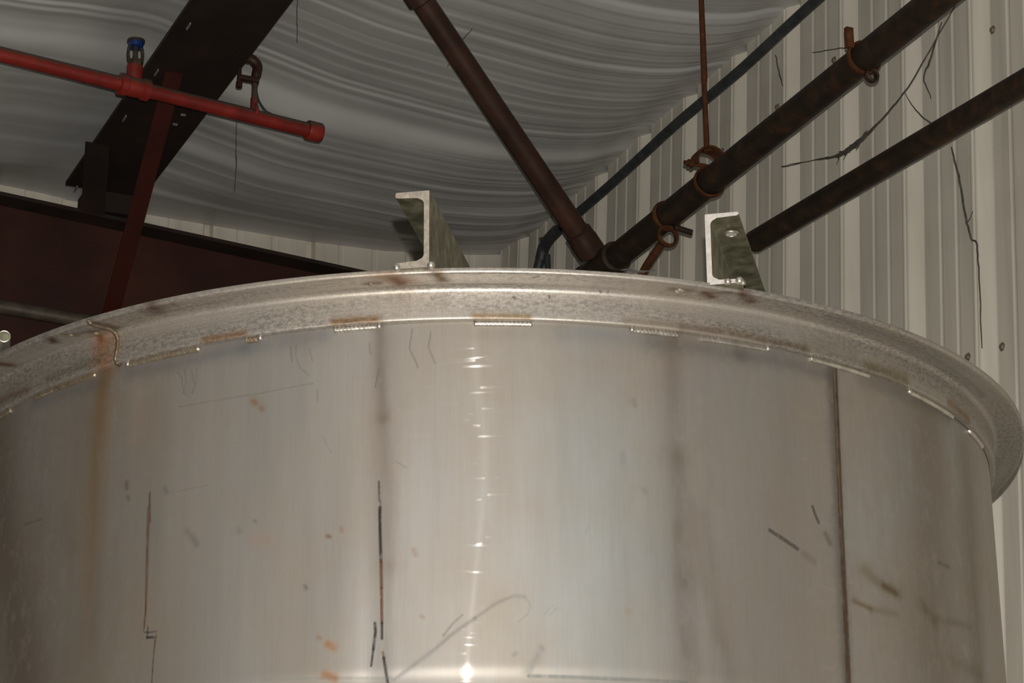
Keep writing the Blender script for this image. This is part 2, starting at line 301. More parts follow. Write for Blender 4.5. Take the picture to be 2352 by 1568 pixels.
SHELL_MARKS=[
('s',(125,85,30),0.01464,(0.85,0.2),[(-0.6427,-0.0559),(-0.651,-0.0855),(-0.6565,-0.126),(-0.6612,-0.2073),(-0.6617,-0.2883),(-0.6638,-0.3745),(-0.6618,-0.4859)]),
('s',(125,85,30),0.02684,(0.45,0.15),[(-0.6492,-0.051),(-0.657,-0.4542)]),
('s',(170,130,100),0.01586,0.3,[(-0.5693,-0.1046),(-0.5714,-0.1691)]),
('s',(88,66,46),0.00976,0.38,[(-0.1337,-0.053),(-0.1318,-0.1201),(-0.1271,-0.193)]),
('s',(88,66,46),0.01220,0.22,[(-0.1271,-0.193),(-0.1176,-0.2846),(-0.1169,-0.4121)]),
('s',(88,66,46),0.02745,0.15,[(-0.1493,-0.052),(-0.1362,-0.4113)]),
('s',(88,66,46),0.00854,0.16,[(-0.1169,-0.4121),(-0.1195,-0.5781)]),
('s',(88,66,46),0.01830,0.3,[(0.3475,-0.0547),(0.3478,-0.1425),(0.3482,-0.242)]),
('s',(88,66,46),0.01586,0.42,[(0.3482,-0.242),(0.3532,-0.3394),(0.3557,-0.4226)]),
('s',(88,66,46),0.01830,0.36,[(0.3557,-0.4226),(0.3598,-0.5666)]),
('s',(88,66,46),0.00854,0.22,[(0.3713,-0.3054),(0.3822,-0.4013),(0.4074,-0.5134)]),
('s',(88,66,46),0.00976,0.2,[(0.3935,-0.3229),(0.4038,-0.4314),(0.428,-0.5618)]),
('s',(88,66,46),0.00732,0.3,[(0.3434,-0.3402),(0.3419,-0.4679),(0.3503,-0.5299)]),
('s',(88,66,46),0.05490,0.22,[(0.3817,-0.0714),(0.3973,-0.5641)]),
('s',(60,50,42),0.01098,0.6,[(0.6631,-0.0625),(0.6613,-0.1669),(0.6576,-0.3031),(0.657,-0.4356),(0.6543,-0.5446)]),
('h',(80,52,28),0.00488,0.85,[(0.6713,-0.0624),(0.6685,-0.1656),(0.6636,-0.3022),(0.661,-0.435),(0.6592,-0.544)]),
('s',(100,88,68),0.09150,0.55,[(0.929,-0.0029),(0.8965,-0.5112)]),  # wide brown overlays tone down the right side: shade put into the colour
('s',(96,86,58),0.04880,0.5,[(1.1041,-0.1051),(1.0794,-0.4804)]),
('s',(92,76,56),0.09150,0.75,[(-1.0021,-0.0599),(-0.8165,-0.5066)]),  # brown dirt tone with the left side's falling light painted in
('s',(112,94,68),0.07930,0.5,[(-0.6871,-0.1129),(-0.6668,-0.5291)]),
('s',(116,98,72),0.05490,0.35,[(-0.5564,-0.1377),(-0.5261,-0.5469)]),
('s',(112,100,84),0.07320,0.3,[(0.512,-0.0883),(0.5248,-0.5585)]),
('h',(118,64,24),0.00134,0.9,[(-0.5361,-0.2655),(-0.5355,-0.2954),(-0.5352,-0.3349),(-0.5343,-0.3873),(-0.5346,-0.4325),(-0.5364,-0.4644)]),
('h',(42,40,40),0.00073,0.8,[(-0.5387,-0.285),(-0.5376,-0.3738),(-0.536,-0.4388),(-0.5378,-0.4706)]),
('h',(42,40,40),0.00079,0.8,[(-0.5354,-0.2622),(-0.5321,-0.3091)]),
('h',(42,40,40),0.00092,0.9,[(-0.536,-0.4721),(-0.5237,-0.4736),(-0.5134,-0.4736)]),
('h',(42,40,40),0.00183,0.9,[(-0.5312,-0.4804),(-0.5139,-0.4819)]),
('h',(42,40,40),0.00092,0.9,[(-0.5294,-0.4653),(-0.5303,-0.4805)]),
('h',(118,64,24),0.00092,0.8,[(-0.5134,-0.4736),(-0.5121,-0.4827)]),
('h',(42,40,40),0.00110,0.85,[(-0.5146,-0.485),(-0.5167,-0.5114),(-0.5183,-0.5478)]),
('h',(42,40,40),0.00122,0.9,[(-0.1335,-0.2871),(-0.1327,-0.3161)]),
('h',(42,40,40),0.00073,0.8,[(-0.1306,-0.3162),(-0.1304,-0.3354)]),
('h',(42,40,40),0.00220,0.95,[(-0.1319,-0.3257),(-0.1309,-0.3672),(-0.1293,-0.4053)]),
('h',(92,62,28),0.00220,0.9,[(-0.1293,-0.4053),(-0.1284,-0.443)]),
('h',(100,56,30),0.00207,0.9,[(-0.1284,-0.443),(-0.1274,-0.4929)]),
('h',(42,40,40),0.00183,0.9,[(-0.1274,-0.4929),(-0.1273,-0.5152)]),
('h',(42,40,40),0.00207,0.9,[(-0.1383,-0.4925),(-0.1375,-0.5049),(-0.1408,-0.5295)]),
('h',(42,40,40),0.00146,0.9,[(-0.1408,-0.5295),(-0.144,-0.5527)]),
('h',(110,70,40),0.00183,0.8,[(-0.1258,-0.5344),(-0.1237,-0.5437)]),
('h',(42,40,40),0.00195,0.9,[(-0.1244,-0.5424),(-0.1209,-0.5609),(-0.1181,-0.5782)]),
('h',(58,56,52),0.00305,0.75,[(0.5122,-0.3344),(0.539,-0.3449),(0.5663,-0.3558)]),
('h',(58,50,48),0.00244,0.75,[(0.6023,-0.2867),(0.607,-0.2987),(0.6136,-0.3097)]),
('s',(80,62,56),0.00366,0.6,[(0.6267,-0.3245),(0.6351,-0.3385)]),
('s',(90,85,75),0.00488,0.4,[(0.5776,-0.361),(0.5996,-0.3712)]),
('s',(110,88,52),0.01098,0.5,[(0.7131,-0.368),(0.7497,-0.3823),(0.8011,-0.3907)]),
('s',(92,66,32),0.00610,0.7,[(0.7608,-0.3839),(0.7928,-0.3901)]),
('s',(110,82,44),0.00427,0.7,[(0.6824,-0.4189),(0.7235,-0.4249)]),
('s',(110,88,54),0.00488,0.4,[(0.7235,-0.4249),(0.7914,-0.4224)]),
('s',(96,78,48),0.01220,0.5,[(0.8684,-0.3962),(0.9041,-0.4137)]),
('s',(96,82,52),0.00610,0.35,[(0.9122,-0.4089),(1.0554,-0.396)]),
('s',(90,76,58),0.00366,0.55,[(0.9345,-0.3167),(0.976,-0.3154)]),
('s',(90,84,56),0.01342,0.3,[(0.9655,-0.4675),(1.0837,-0.4637)]),
('s',(125,85,30),0.00549,0.7,[(-0.347,-0.148),(-0.3422,-0.1519)]),
('s',(125,85,30),0.00427,0.65,[(-0.3328,-0.1603),(-0.3304,-0.1633)]),
('s',(118,64,24),0.00305,0.75,[(-0.2155,-0.3625),(-0.2119,-0.364)]),
('s',(125,85,30),0.00305,0.5,[(-0.1937,-0.353),(-0.1923,-0.3563)]),
('s',(150,95,30),0.00549,0.8,[(-0.2132,-0.5184),(-0.2041,-0.5239)]),
('s',(150,95,30),0.00610,0.8,[(-0.2174,-0.5613),(-0.2014,-0.5671)]),
('s',(125,85,30),0.00305,0.5,[(-0.2288,-0.5075),(-0.2252,-0.5102)]),
('s',(125,85,30),0.00366,0.35,[(-0.0781,-0.3896),(-0.0747,-0.3979)]),
('s',(125,85,30),0.00244,0.4,[(-0.0658,-0.4857),(-0.0631,-0.4876)]),
('s',(170,100,50),0.00854,0.25,[(-0.3412,-0.3552),(-0.3185,-0.3606)]),
('s',(105,103,98),0.00305,0.45,[(-0.108,-0.5736),(-0.0712,-0.5503),(-0.0444,-0.5325),(-0.0175,-0.5115),(0.0161,-0.4902)]),
('s',(110,108,102),0.00244,0.4,[(0.0161,-0.4902),(0.0498,-0.4686),(0.0769,-0.4579),(0.0938,-0.459)]),
('h',(110,108,102),0.00073,0.4,[(0.0938,-0.459),(0.103,-0.4714),(0.0981,-0.4839),(0.0831,-0.4952)]),
('h',(90,88,84),0.00152,0.4,[(-0.0323,-0.5143),(-0.0175,-0.4973),(-0.0027,-0.4851)]),
('h',(100,98,94),0.00073,0.35,[(0.1238,-0.4835),(0.1376,-0.4708)]),
('h',(100,98,94),0.00073,0.35,[(0.1319,-0.4852),(0.1444,-0.4737)]),
('s',(120,118,110),0.00366,0.5,[(0.1182,-0.53),(0.1208,-0.5342)]),
('s',(120,118,112),0.00488,0.4,[(0.1126,-0.5424),(0.0988,-0.564)]),
('s',(110,112,108),0.00305,0.35,[(0.0757,-0.5427),(0.0798,-0.5396)]),
('h',(42,40,40),0.00055,0.6,[(-0.2827,-0.0712),(-0.2792,-0.0952)]),
('h',(42,40,40),0.00049,0.5,[(-0.2722,-0.0689),(-0.2741,-0.0856),(-0.2648,-0.1067),(-0.2498,-0.1194)]),
('h',(42,40,40),0.00049,0.45,[(-0.2505,-0.0778),(-0.2443,-0.0985)]),
('h',(42,40,40),0.00061,0.55,[(-0.0806,-0.0589),(-0.0855,-0.0889),(-0.075,-0.1093),(-0.0715,-0.1194)]),
('h',(42,40,40),0.00061,0.55,[(-0.0505,-0.0633),(-0.0547,-0.0886),(-0.0436,-0.1136)]),
('h',(42,40,40),0.00049,0.5,[(-0.1506,-0.0768),(-0.149,-0.0937)]),
('h',(42,40,40),0.00055,0.55,[(-0.1347,-0.1166),(-0.1408,-0.1448)]),
('h',(42,40,40),0.00055,0.45,[(-0.2362,-0.1427),(-0.2345,-0.1594)]),
('h',(42,40,40),0.00061,0.55,[(-0.4894,-0.0841),(-0.4804,-0.0944),(-0.478,-0.1098)]),
('h',(42,40,40),0.00061,0.55,[(-0.4758,-0.0815),(-0.4723,-0.1039),(-0.4768,-0.1168)]),
('h',(42,40,40),0.00055,0.5,[(-0.462,-0.085),(-0.4561,-0.1064)]),
('h',(42,40,40),0.00055,0.5,[(-0.452,-0.0832),(-0.4527,-0.1069),(-0.4605,-0.1227)]),
('h',(42,40,40),0.00055,0.4,[(-0.4777,-0.1166),(-0.4637,-0.1269)]),
('h',(70,66,60),0.00073,0.4,[(-0.4853,-0.1392),(-0.4104,-0.1386),(-0.3319,-0.1377),(-0.2422,-0.1321)]),
('h',(42,40,40),0.00049,0.35,[(-0.4813,-0.2688),(-0.422,-0.2668)]),
('h',(42,40,40),0.00073,0.4,[(0.1916,-0.3652),(0.1968,-0.3522)]),
('h',(42,40,40),0.00061,0.35,[(-0.1059,-0.2593),(-0.0886,-0.2697)]),
('h',(42,40,40),0.00055,0.3,[(-0.2264,-0.2129),(-0.2116,-0.2402)]),
('s',(70,68,58),0.00427,0.55,[(-0.586,-0.2408),(-0.5856,-0.2489)]),
('s',(70,68,58),0.00366,0.5,[(-0.583,-0.2614),(-0.5808,-0.2658)]),
('s',(74,72,62),0.00488,0.45,[(-0.4516,-0.3409),(-0.4413,-0.3526)]),
('s',(74,72,62),0.00366,0.4,[(-0.4619,-0.3305),(-0.4585,-0.3335)]),
('s',(74,72,62),0.00305,0.45,[(-0.3396,-0.3296),(-0.3373,-0.3311)]),
('s',(74,72,62),0.00427,0.3,[(-0.3683,-0.3395),(-0.3644,-0.3432)]),
('s',(60,58,52),0.00305,0.5,[(-0.2513,-0.4329),(-0.2491,-0.4362)]),
('s',(66,62,52),0.00366,0.35,[(-0.5056,-0.26),(-0.5018,-0.2672)]),
('h',(60,56,50),0.00183,0.35,[(-0.8508,-0.2555),(-0.7972,-0.2575)]),
('s',(85,82,74),0.01830,0.22,[(-0.7307,-0.2623),(-0.7148,-0.3192)]),
('s',(60,56,50),0.00610,0.3,[(0.2552,-0.2458),(0.2549,-0.2556)]),
('s',(84,82,70),0.00427,0.4,[(0.2898,-0.2956),(0.2911,-0.2988)]),
('s',(84,82,70),0.00427,0.4,[(0.2761,-0.162),(0.2781,-0.1685)]),
('s',(70,74,80),0.01342,0.42,[(-0.5885,-0.0665),(-0.5146,-0.0696),(-0.4376,-0.0669),(-0.365,-0.0635)]),
('s',(70,74,80),0.01586,0.35,[(-0.365,-0.0635),(-0.3032,-0.0622),(-0.2287,-0.0609)]),
('s',(70,74,80),0.01220,0.35,[(-0.8372,-0.0618),(-0.7355,-0.0676),(-0.6583,-0.0701)]),
('s',(104,108,110),0.01586,0.45,[(0.1598,-0.0652),(0.2389,-0.0641),(0.3128,-0.0683)]),
('s',(70,70,66),0.01586,0.4,[(0.3128,-0.0683),(0.4055,-0.0686),(0.4706,-0.0703)]),
('s',(66,64,62),0.01342,0.4,[(0.4706,-0.0703),(0.5576,-0.0674),(0.6522,-0.0716)]),
('s',(70,66,52),0.01220,0.35,[(0.7379,-0.0616),(0.8615,-0.0628),(1.0251,-0.059)]),
('s',(120,112,100),0.01220,0.25,[(0.0193,-0.0678),(0.1244,-0.0665)]),
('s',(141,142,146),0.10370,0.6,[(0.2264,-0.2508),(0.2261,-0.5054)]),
('h',(108,110,106),0.00183,0.35,[(-0.3207,-0.5617),(-0.1114,-0.5711)]),
('h',(100,104,100),0.00244,0.5,[(0.0987,-0.5707),(0.2242,-0.5721),(0.3522,-0.5708)]),
('s',(175,112,40),0.00366,0.3,[(0.2552,-0.4729),(0.2572,-0.4753)]),
]
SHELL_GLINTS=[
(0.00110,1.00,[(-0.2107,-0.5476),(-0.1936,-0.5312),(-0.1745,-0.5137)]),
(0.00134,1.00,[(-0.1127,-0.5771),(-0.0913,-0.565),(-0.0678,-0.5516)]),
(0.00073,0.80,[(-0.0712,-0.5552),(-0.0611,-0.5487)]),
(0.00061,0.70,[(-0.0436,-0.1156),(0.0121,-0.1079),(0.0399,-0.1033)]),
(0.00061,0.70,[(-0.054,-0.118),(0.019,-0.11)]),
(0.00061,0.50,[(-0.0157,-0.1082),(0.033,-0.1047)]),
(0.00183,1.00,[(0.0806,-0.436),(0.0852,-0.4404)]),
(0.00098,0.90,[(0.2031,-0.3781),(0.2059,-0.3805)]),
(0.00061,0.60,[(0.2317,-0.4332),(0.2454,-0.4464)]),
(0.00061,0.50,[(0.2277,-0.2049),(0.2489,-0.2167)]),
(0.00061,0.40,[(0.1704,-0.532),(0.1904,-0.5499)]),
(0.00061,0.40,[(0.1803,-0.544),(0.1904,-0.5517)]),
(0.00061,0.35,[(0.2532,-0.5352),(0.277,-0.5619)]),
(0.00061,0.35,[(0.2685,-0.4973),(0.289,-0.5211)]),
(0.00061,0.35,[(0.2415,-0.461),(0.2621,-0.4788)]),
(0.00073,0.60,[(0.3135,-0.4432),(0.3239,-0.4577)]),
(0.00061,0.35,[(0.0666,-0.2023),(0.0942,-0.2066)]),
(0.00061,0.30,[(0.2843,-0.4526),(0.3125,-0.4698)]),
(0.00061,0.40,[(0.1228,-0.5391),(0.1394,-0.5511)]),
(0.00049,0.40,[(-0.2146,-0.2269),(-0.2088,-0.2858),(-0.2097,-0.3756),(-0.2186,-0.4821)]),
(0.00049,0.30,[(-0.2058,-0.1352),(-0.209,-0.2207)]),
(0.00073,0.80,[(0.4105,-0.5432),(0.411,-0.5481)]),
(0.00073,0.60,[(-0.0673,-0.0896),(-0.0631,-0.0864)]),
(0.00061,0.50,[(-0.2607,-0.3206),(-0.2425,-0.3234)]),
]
FLANGE_MARKS=[
((70,52,38),0.00854,0.80,[(-0.4953,0.9588),(-0.5005,0.9412)]),
((88,66,46),0.01098,0.35,[(-0.5179,0.9532),(-0.464,0.9541)]),
((78,50,30),0.00854,0.80,[(-0.1022,0.9501),(-0.0949,0.9323)]),
((120,84,50),0.01830,0.45,[(-0.1147,0.9552),(-0.0904,0.9402)]),
((90,66,40),0.00793,0.75,[(-0.0368,0.9605),(-0.0297,0.9383)]),
((84,64,48),0.00488,0.50,[(-0.1485,0.9367),(-0.1281,0.9368)]),
((96,76,54),0.00610,0.60,[(0.3306,0.9424),(0.3583,0.9454)]),
((84,54,34),0.00671,0.80,[(0.3832,0.9445),(0.4022,0.9328)]),
((96,72,52),0.00427,0.60,[(0.3884,0.9445),(0.4188,0.9576)]),
((82,56,38),0.00793,0.80,[(0.4399,0.9605),(0.4682,0.9401)]),
((74,46,30),0.00671,0.80,[(-0.7171,0.9533),(-0.725,0.9422)]),
((92,70,40),0.00427,0.60,[(-0.6858,0.9514),(-0.6772,0.9395)]),
((110,60,24),0.00488,0.70,[(-0.6425,0.9318),(-0.6476,0.9117)]),
((80,58,30),0.00732,0.65,[(-0.615,0.958),(-0.6009,0.9252)]),
((80,44,24),0.00854,0.80,[(-0.8689,0.9483),(-0.8647,0.9337)]),
((90,84,74),0.00244,0.50,[(0.1087,0.9493),(0.1148,0.9531)]),
((120,110,95),0.00305,0.40,[(-0.3523,0.9703),(-0.1698,0.9611)]),
((104,98,86),0.00366,0.40,[(-0.5588,0.9355),(-0.3789,0.9343)]),
((108,100,88),0.00305,0.35,[(0.5278,0.9425),(0.7235,0.9338),(1.0146,0.9235)]),
((86,80,70),0.00488,0.35,[(0.6109,0.9474),(0.8335,0.938),(1.1252,0.9313)]),
((80,70,58),0.00488,0.50,[(-0.6657,0.9424),(-0.6134,0.927)]),
]
LEG_MARKS=[
((104,72,34),0.00549,0.75,[(-0.2051,-0.0447),(-0.1681,-0.0448),(-0.1357,-0.0449)]),
((112,86,50),0.00488,0.70,[(0.0208,-0.0458),(0.0608,-0.0451),(0.1058,-0.0463)]),
((112,76,38),0.00610,0.70,[(-0.431,-0.0456),(-0.3908,-0.0461),(-0.3595,-0.0456)]),
((96,80,60),0.00610,0.50,[(0.265,-0.0446),(0.3542,-0.043)]),
((84,62,40),0.00610,0.60,[(0.3618,-0.0449),(0.4484,-0.0429),(0.515,-0.0447),(0.5953,-0.0436)]),
((86,70,36),0.00854,0.60,[(0.7369,-0.0423),(0.8456,-0.0419)]),
((90,62,30),0.00732,0.60,[(1.0002,-0.0419),(1.0942,-0.0465)]),
((140,84,30),0.01830,0.60,[(-0.6476,-0.0125),(-0.6395,-0.0422)]),
((150,96,50),0.00976,0.35,[(-0.622,-0.0039),(-0.6107,-0.0272)]),
((92,78,50),0.00610,0.50,[(-0.7821,-0.0384),(-0.648,-0.0369)]),
((90,60,30),0.00732,0.55,[(-0.9412,-0.0343),(-0.8478,-0.0402)]),
((150,140,130),0.00366,0.35,[(-0.008,-0.0294),(-0.0025,-0.0308)]),
((90,84,60),0.01220,0.35,[(0.5958,-0.0365),(0.7049,-0.0363)]),
((110,100,80),0.00610,0.30,[(0.4245,-0.0393),(0.5152,-0.0419)]),
((70,66,62),0.00183,0.70,[(0.0819,-0.0158),(0.084,-0.0184)]),
((50,46,44),0.00152,0.80,[(0.1384,-0.0115),(0.1391,-0.0155)]),
((50,46,44),0.00122,0.80,[(0.2201,0.0003),(0.2222,-0.003)]),
((50,46,44),0.00092,0.70,[(0.2338,0.0006),(0.2337,-0.0035)]),
((90,86,80),0.00122,0.60,[(-0.0494,-0.0156),(-0.0467,-0.0191)]),
((70,64,60),0.00152,0.60,[(1.2706,0.0072)]),
]
WELDS=[(-0.9876,-0.9138),(-0.8351,-0.6668),(-0.5921,-0.4461),(-0.3607,-0.3341),(-0.2085,-0.1337),(0.0181,0.1120),(0.2761,0.3566),(0.3942,0.5238),(0.6122,0.7548),(0.8701,1.0375),(1.1289,1.2279)]
BUTT=-0.6087
TACKS=[(-0.1406,0.9353,0.0049),(0.3430,0.9407,0.0067),(-0.6820,0.9433,0.0043),(-0.6450,0.9241,0.0055)]


# ================================================================== SETTING
def grid_mesh(name, U, V, mat, parent=None, uv=None, extra=None):
    """U: (rows, cols, 3) array"""
    r, c, _ = U.shape
    idx = np.arange(r * c).reshape(r, c)
    q = np.stack([idx[:-1, :-1], idx[:-1, 1:], idx[1:, 1:], idx[1:, :-1]], -1).reshape(-1, 4)
    if V: q = q[:, ::-1]
    me = bpy.data.meshes.new(name)
    me.vertices.add(r * c); me.vertices.foreach_set('co', U.reshape(-1).astype(np.float32))
    nf = len(q)
    me.loops.add(nf * 4); me.loops.foreach_set('vertex_index', q.reshape(-1).astype(np.int32))
    me.polygons.add(nf); me.polygons.foreach_set('loop_start', (np.arange(nf) * 4).astype(np.int32))
    me.polygons.foreach_set('loop_total', np.full(nf, 4, np.int32))
    me.polygons.foreach_set('use_smooth', np.ones(nf, bool))
    if uv is not None:
        l = me.uv_layers.new(name='uv'); l.data.foreach_set('uv', uv.reshape(-1, 2)[q.reshape(-1)].reshape(-1).astype(np.float32))
    for nm, arr in (extra or {}).items():
        if arr.ndim == 3:
            a = me.attributes.new(nm, 'FLOAT_COLOR', 'POINT'); a.data.foreach_set('color', arr.reshape(-1).astype(np.float32))
        else:
            a = me.attributes.new(nm, 'FLOAT', 'POINT'); a.data.foreach_set('value', arr.reshape(-1).astype(np.float32))
    me.materials.append(mat); me.update(); me.validate()
    o = bpy.data.objects.new(name, me); col.objects.link(o)
    if parent is not None: o.parent = parent
    return o

# floor
fm = MB(); fm.bbox((-3.5, 7.9), (-5.0, 3.45), (-0.12, 0.0))
tag(fm.build('floor', M['concrete']), 'plain grey concrete floor under the steel tank', 'floor', kind='structure')

# ribbed sheet-metal wall on the right: panels of three ribs, slightly out of plumb like in the photo
WN0, WLEAN_N, WLEAN_S = 3.311, 0.0268, -0.0456
def wall_pt(s, d, z):          # s at eave height, d = depth outwards (metres)
    return B(s + WLEAN_S * (z - 4.94), WN0 + WLEAN_N * (z - 4.94) + d, z)
PITCH, S_RIB = 0.305, 5.531
def rib_profile(s0):           # one pitch, starting at the near edge of a major rib
    P = [(0.0, 0.0), (0.006, 0.004), (0.028, 0.033), (0.031, 0.0345), (0.052, 0.0345), (0.056, 0.0325), (0.080, 0.004), (0.084, 0.0022), (0.088, 0.0022), (0.092, -0.0008), (0.097, -0.0012), (0.102, 0.0)]
    for mn in (0.155, 0.225):
        P += [(mn, 0.0), (mn + 0.006, 0.0026), (mn + 0.012, 0.0026), (mn + 0.018, 0.0)]
    return [(s0 + a, b) for a, b in P]
wr = empty('wall_right', B(5.0, WN0, 0), 'off-white ribbed sheet metal side wall behind the pipes', 'wall', kind='structure')
for j in range(-4, 3):
    prof = []
    for k in range(3): prof += rib_profile(S_RIB + PITCH * (3 * j + k))
    e = S_RIB + PITCH * (3 * j + 3)
    prof += [(e, 0.0), (e + 0.006, 0.004), (e + 0.024, 0.0275)]
    prof = [(a, b) for a, b in prof if a < 7.64]
    if len(prof) < 3: continue
    lift = 0.0006 * (j % 2)
    m = MB(); zs = (0.0, 2.4, 5.25); vs = []
    for z in zs:
        for a, b in prof: vs.append(wall_pt(a, b + lift, z))
    L = len(prof)
    for z in zs:
        for a, b in prof: vs.append(wall_pt(a, b + lift + 0.0008, z))
    fs = []
    for r in range(2):
        for i in range(L - 1):
            fs.append((r * L + i, r * L + i + 1, (r + 1) * L + i + 1, (r + 1) * L + i))
            o_ = 3 * L; fs.append((o_ + r * L + i, o_ + (r + 1) * L + i, o_ + (r + 1) * L + i + 1, o_ + r * L + i + 1))
    m.add(vs, fs); m.build('wall_panel', M['panel'], wr, smooth=False)
for s_, z_ in ((4.800, 3.671), (4.660, 3.649), (5.668, 4.698), (4.63, 4.444), (5.99, 4.70), (5.36, 4.70)):
    m = MB(); c = wall_pt(s_ - WLEAN_S * (z_ - 4.94), 0, z_)
    m.cyl(c, c - AN * 0.006, [(0, .011), (.25, .011), (.3, .007), (1, .0065)], 6)
    m.build('screw', M['screw'], wr, smooth=False)

# end wall beyond the roof beam
we = empty('wall_end', B(7.64, 1.5, 0), 'beige sheet metal end wall strip above the dark roof beam', 'wall', kind='structure')
EP = 0.355
for j in range(-5, 2):
    prof = []
    n0 = 2.28 + EP * (2 * j)
    for k in range(2):
        q = n0 + EP * k
        prof += [(q - 0.012, 0.0), (q - 0.004, 0.026), (q + 0.014, 0.026), (q + 0.020, 0.0), (q + 0.10, 0), (q + 0.106, .003), (q + 0.118, .003), (q + 0.124, 0), (q + 0.22, 0), (q + 0.226, .003), (q + 0.238, .003), (q + 0.244, 0)]
    prof.append((n0 + 2 * EP - 0.013, 0.0))
    prof = [(a, b) for a, b in prof if a < 3.345]
    if len(prof) < 2: continue
    m = MB(); vs = [B(7.64 + b, a, z) for z in (0, 5.25) for a, b in prof] + [B(7.641 + b, a, z) for z in (0, 5.25) for a, b in prof]
    L = len(prof); fs = []
    for i in range(L - 1):
        fs.append((i, L + i, L + i + 1, i + 1)); fs.append((2 * L + i, 2 * L + i + 1, 3 * L + i + 1, 3 * L + i))
    m.add(vs, fs); m.build('wall_panel', M['panel_end'], we, smooth=False)

# sagging vinyl-faced insulation under the roof, with its cross folds
def smooth1(a, k):
    g = np.exp(-0.5 * (np.arange(-3 * k, 3 * k + 1) / k) ** 2); g /= g.sum()
    return np.convolve(np.pad(a, 3 * k, mode='edge'), g, 'valid')
rng = np.random.default_rng(5)
ZN = [(-5, 5.15), (-1.5, 5.0), (0.2, 4.99), (0.6, 4.93), (1.0, 4.875), (1.28, 4.862), (1.40, 4.859), (1.58, 4.876), (1.74, 4.92), (1.82, 4.95), (1.95, 4.95), (2.07, 4.932), (2.29, 4.894), (2.52, 4.88), (2.79, 4.86), (2.88, 4.858), (3.05, 4.87), (3.17, 4.892), (3.25, 4.922), (3.31, 4.962), (3.345, 4.985)]
sf = np.concatenate([np.linspace(-3.0, 4.9, 40)[:-1], np.arange(4.9, 7.64, 0.0035), [7.64]])
nf_ = np.concatenate([np.linspace(-5.0, 0.8, 20)[:-1], np.arange(0.8, 3.3449, 0.016), [3.345]])
nn = np.arange(-5, 3.346, 0.005)
zn = smooth1(np.interp(nn, [a for a, b in ZN], [b for a, b in ZN]), 8)
zb = np.interp(nf_, nn, zn)
FOLDS = [(5.52, .012, .20), (5.555, .010, .28), (5.625, .010, .42), (5.645, .007, .22), (5.683, .022, .30), (5.80, .012, .08), (5.90, .008, .08), (5.967, .008, .26), (6.075, .006, .24), (6.155, .006, .13), (6.19, .006, .10), (6.26, .007, .09), (6.305, .006, .14), (6.37, .007, .08), (6.438, .005, .44), (6.470, .006, .40), (6.52, .012, .12), (6.560, .014, .18), (6.605, .020, .40), (6.650, .022, .40), (6.70, .012, .10), (6.778, .010, .18), (6.825, .010, .20), (6.90, .010, .16), (6.97, .01, .14), (7.045, .020, .38), (7.08, .02, .10), (7.15, .008, .16), (7.246, .013, .32), (7.30, .02, .07), (7.43, .014, .32), (7.53, .015, .3)]
tS = np.arange(4.6, 8.0, 0.001)
def fold_curve(kn):
    sl = np.zeros_like(tS)
    for i, (c, w_, a) in enumerate(FOLDS):
        if w_ < 0.0125: w_ *= 0.72; a *= 1.9
        else: a *= 1.35
        amp = a * (0.55 + 0.45 * math.sin(kn * (0.5 + 0.045 * i) + i * 2.1)) if i % 3 else a * (0.8 + 0.2 * math.sin(kn * 0.6 + i))
        sl -= amp * np.exp(-0.5 * ((tS - c) / w_) ** 2)
    sl -= np.interp(tS, [4.6, 5.5, 6.2, 7, 8], [sl.mean()] * 5)
    cs = np.cumsum(sl) * 0.001
    return cs - np.interp(tS, [4.9, 7.64], [np.interp(4.9, tS, cs), np.interp(7.64, tS, cs)])
fs_ = np.zeros((len(sf), len(nf_)))
wr1 = smooth1(rng.standard_normal(len(tS)), 5); wr1 /= wr1.std()
wr2 = smooth1(rng.standard_normal(len(tS)), 14); wr2 /= wr2.std()
ph = [smooth1(rng.standard_normal(len(nn) + 800), 220)[400:-400] for _ in range(4)]
ph = [q / q.std() for q in ph]
for j, n_ in enumerate(nf_):
    i0 = min(max(int((n_ + 5) / 0.005), 0), len(nn) - 1)
    t = min(max((2.0 - n_) / 0.55, 0), 1); sh = 0.155 * (t * t * (3 - 2 * t)) + 0.010 * ph[0][i0]
    fc = fold_curve(n_ * 2.0)
    z = np.interp(sf + sh, tS, fc)
    a1 = 0.00040 * (1.1 + 0.6 * ph[1][i0]); a2 = 0.00028 * (1 + 0.5 * ph[2][i0])
    z = z + a1 * np.interp(sf + sh * 1.0, tS, wr1) + a2 * np.interp(sf + sh, tS, wr2)
    # cloth is pulled tight where it is clamped: over the purlin and at the eave
    tight = 1.0 - 0.75 * math.exp(-((n_ - 3.345) / 0.06) ** 2) - 0.5 * math.exp(-((n_ - 1.85) / 0.10) ** 2)
    # flatter far-left bay
    if n_ < 1.80: tight = tight * (1.0 - 0.72 * np.clip((sf + sh - 6.74) / 0.10, 0, 1))
    fs_[:, j] = (z - np.interp(6.74, sf + sh, z)) * tight + np.interp(6.74, sf + sh, z) * (tight if np.isscalar(tight) else tight[0]) if n_ < 1.80 else z * tight
u = np.clip((sf - 7.22) / 0.41, 0, 1); blend = (u * u * (3 - 2 * u))[:, None]
zz = zb[None, :] * (1 - blend) + np.maximum(zb, np.interp(nf_, [-5, 0, 2.0, 2.6, 2.9, 3.18, 3.34], [5.15, 5.0, 4.953, 4.946, 4.955, 4.985, 5.01]))[None, :] * blend + fs_ * (1 - 0.35 * blend)
GP = AS[None, None, :] * sf[:, None, None] + AN[None, None, :] * nf_[None, :, None]
GP = GP + np.zeros((len(sf), len(nf_), 3)); GP[:, :, 2] = zz
ceil = grid_mesh('ceiling', GP, True, M['insul'])
sol = ceil.modifiers.new('thickness', 'SOLIDIFY'); sol.thickness = 0.03; sol.offset = -1
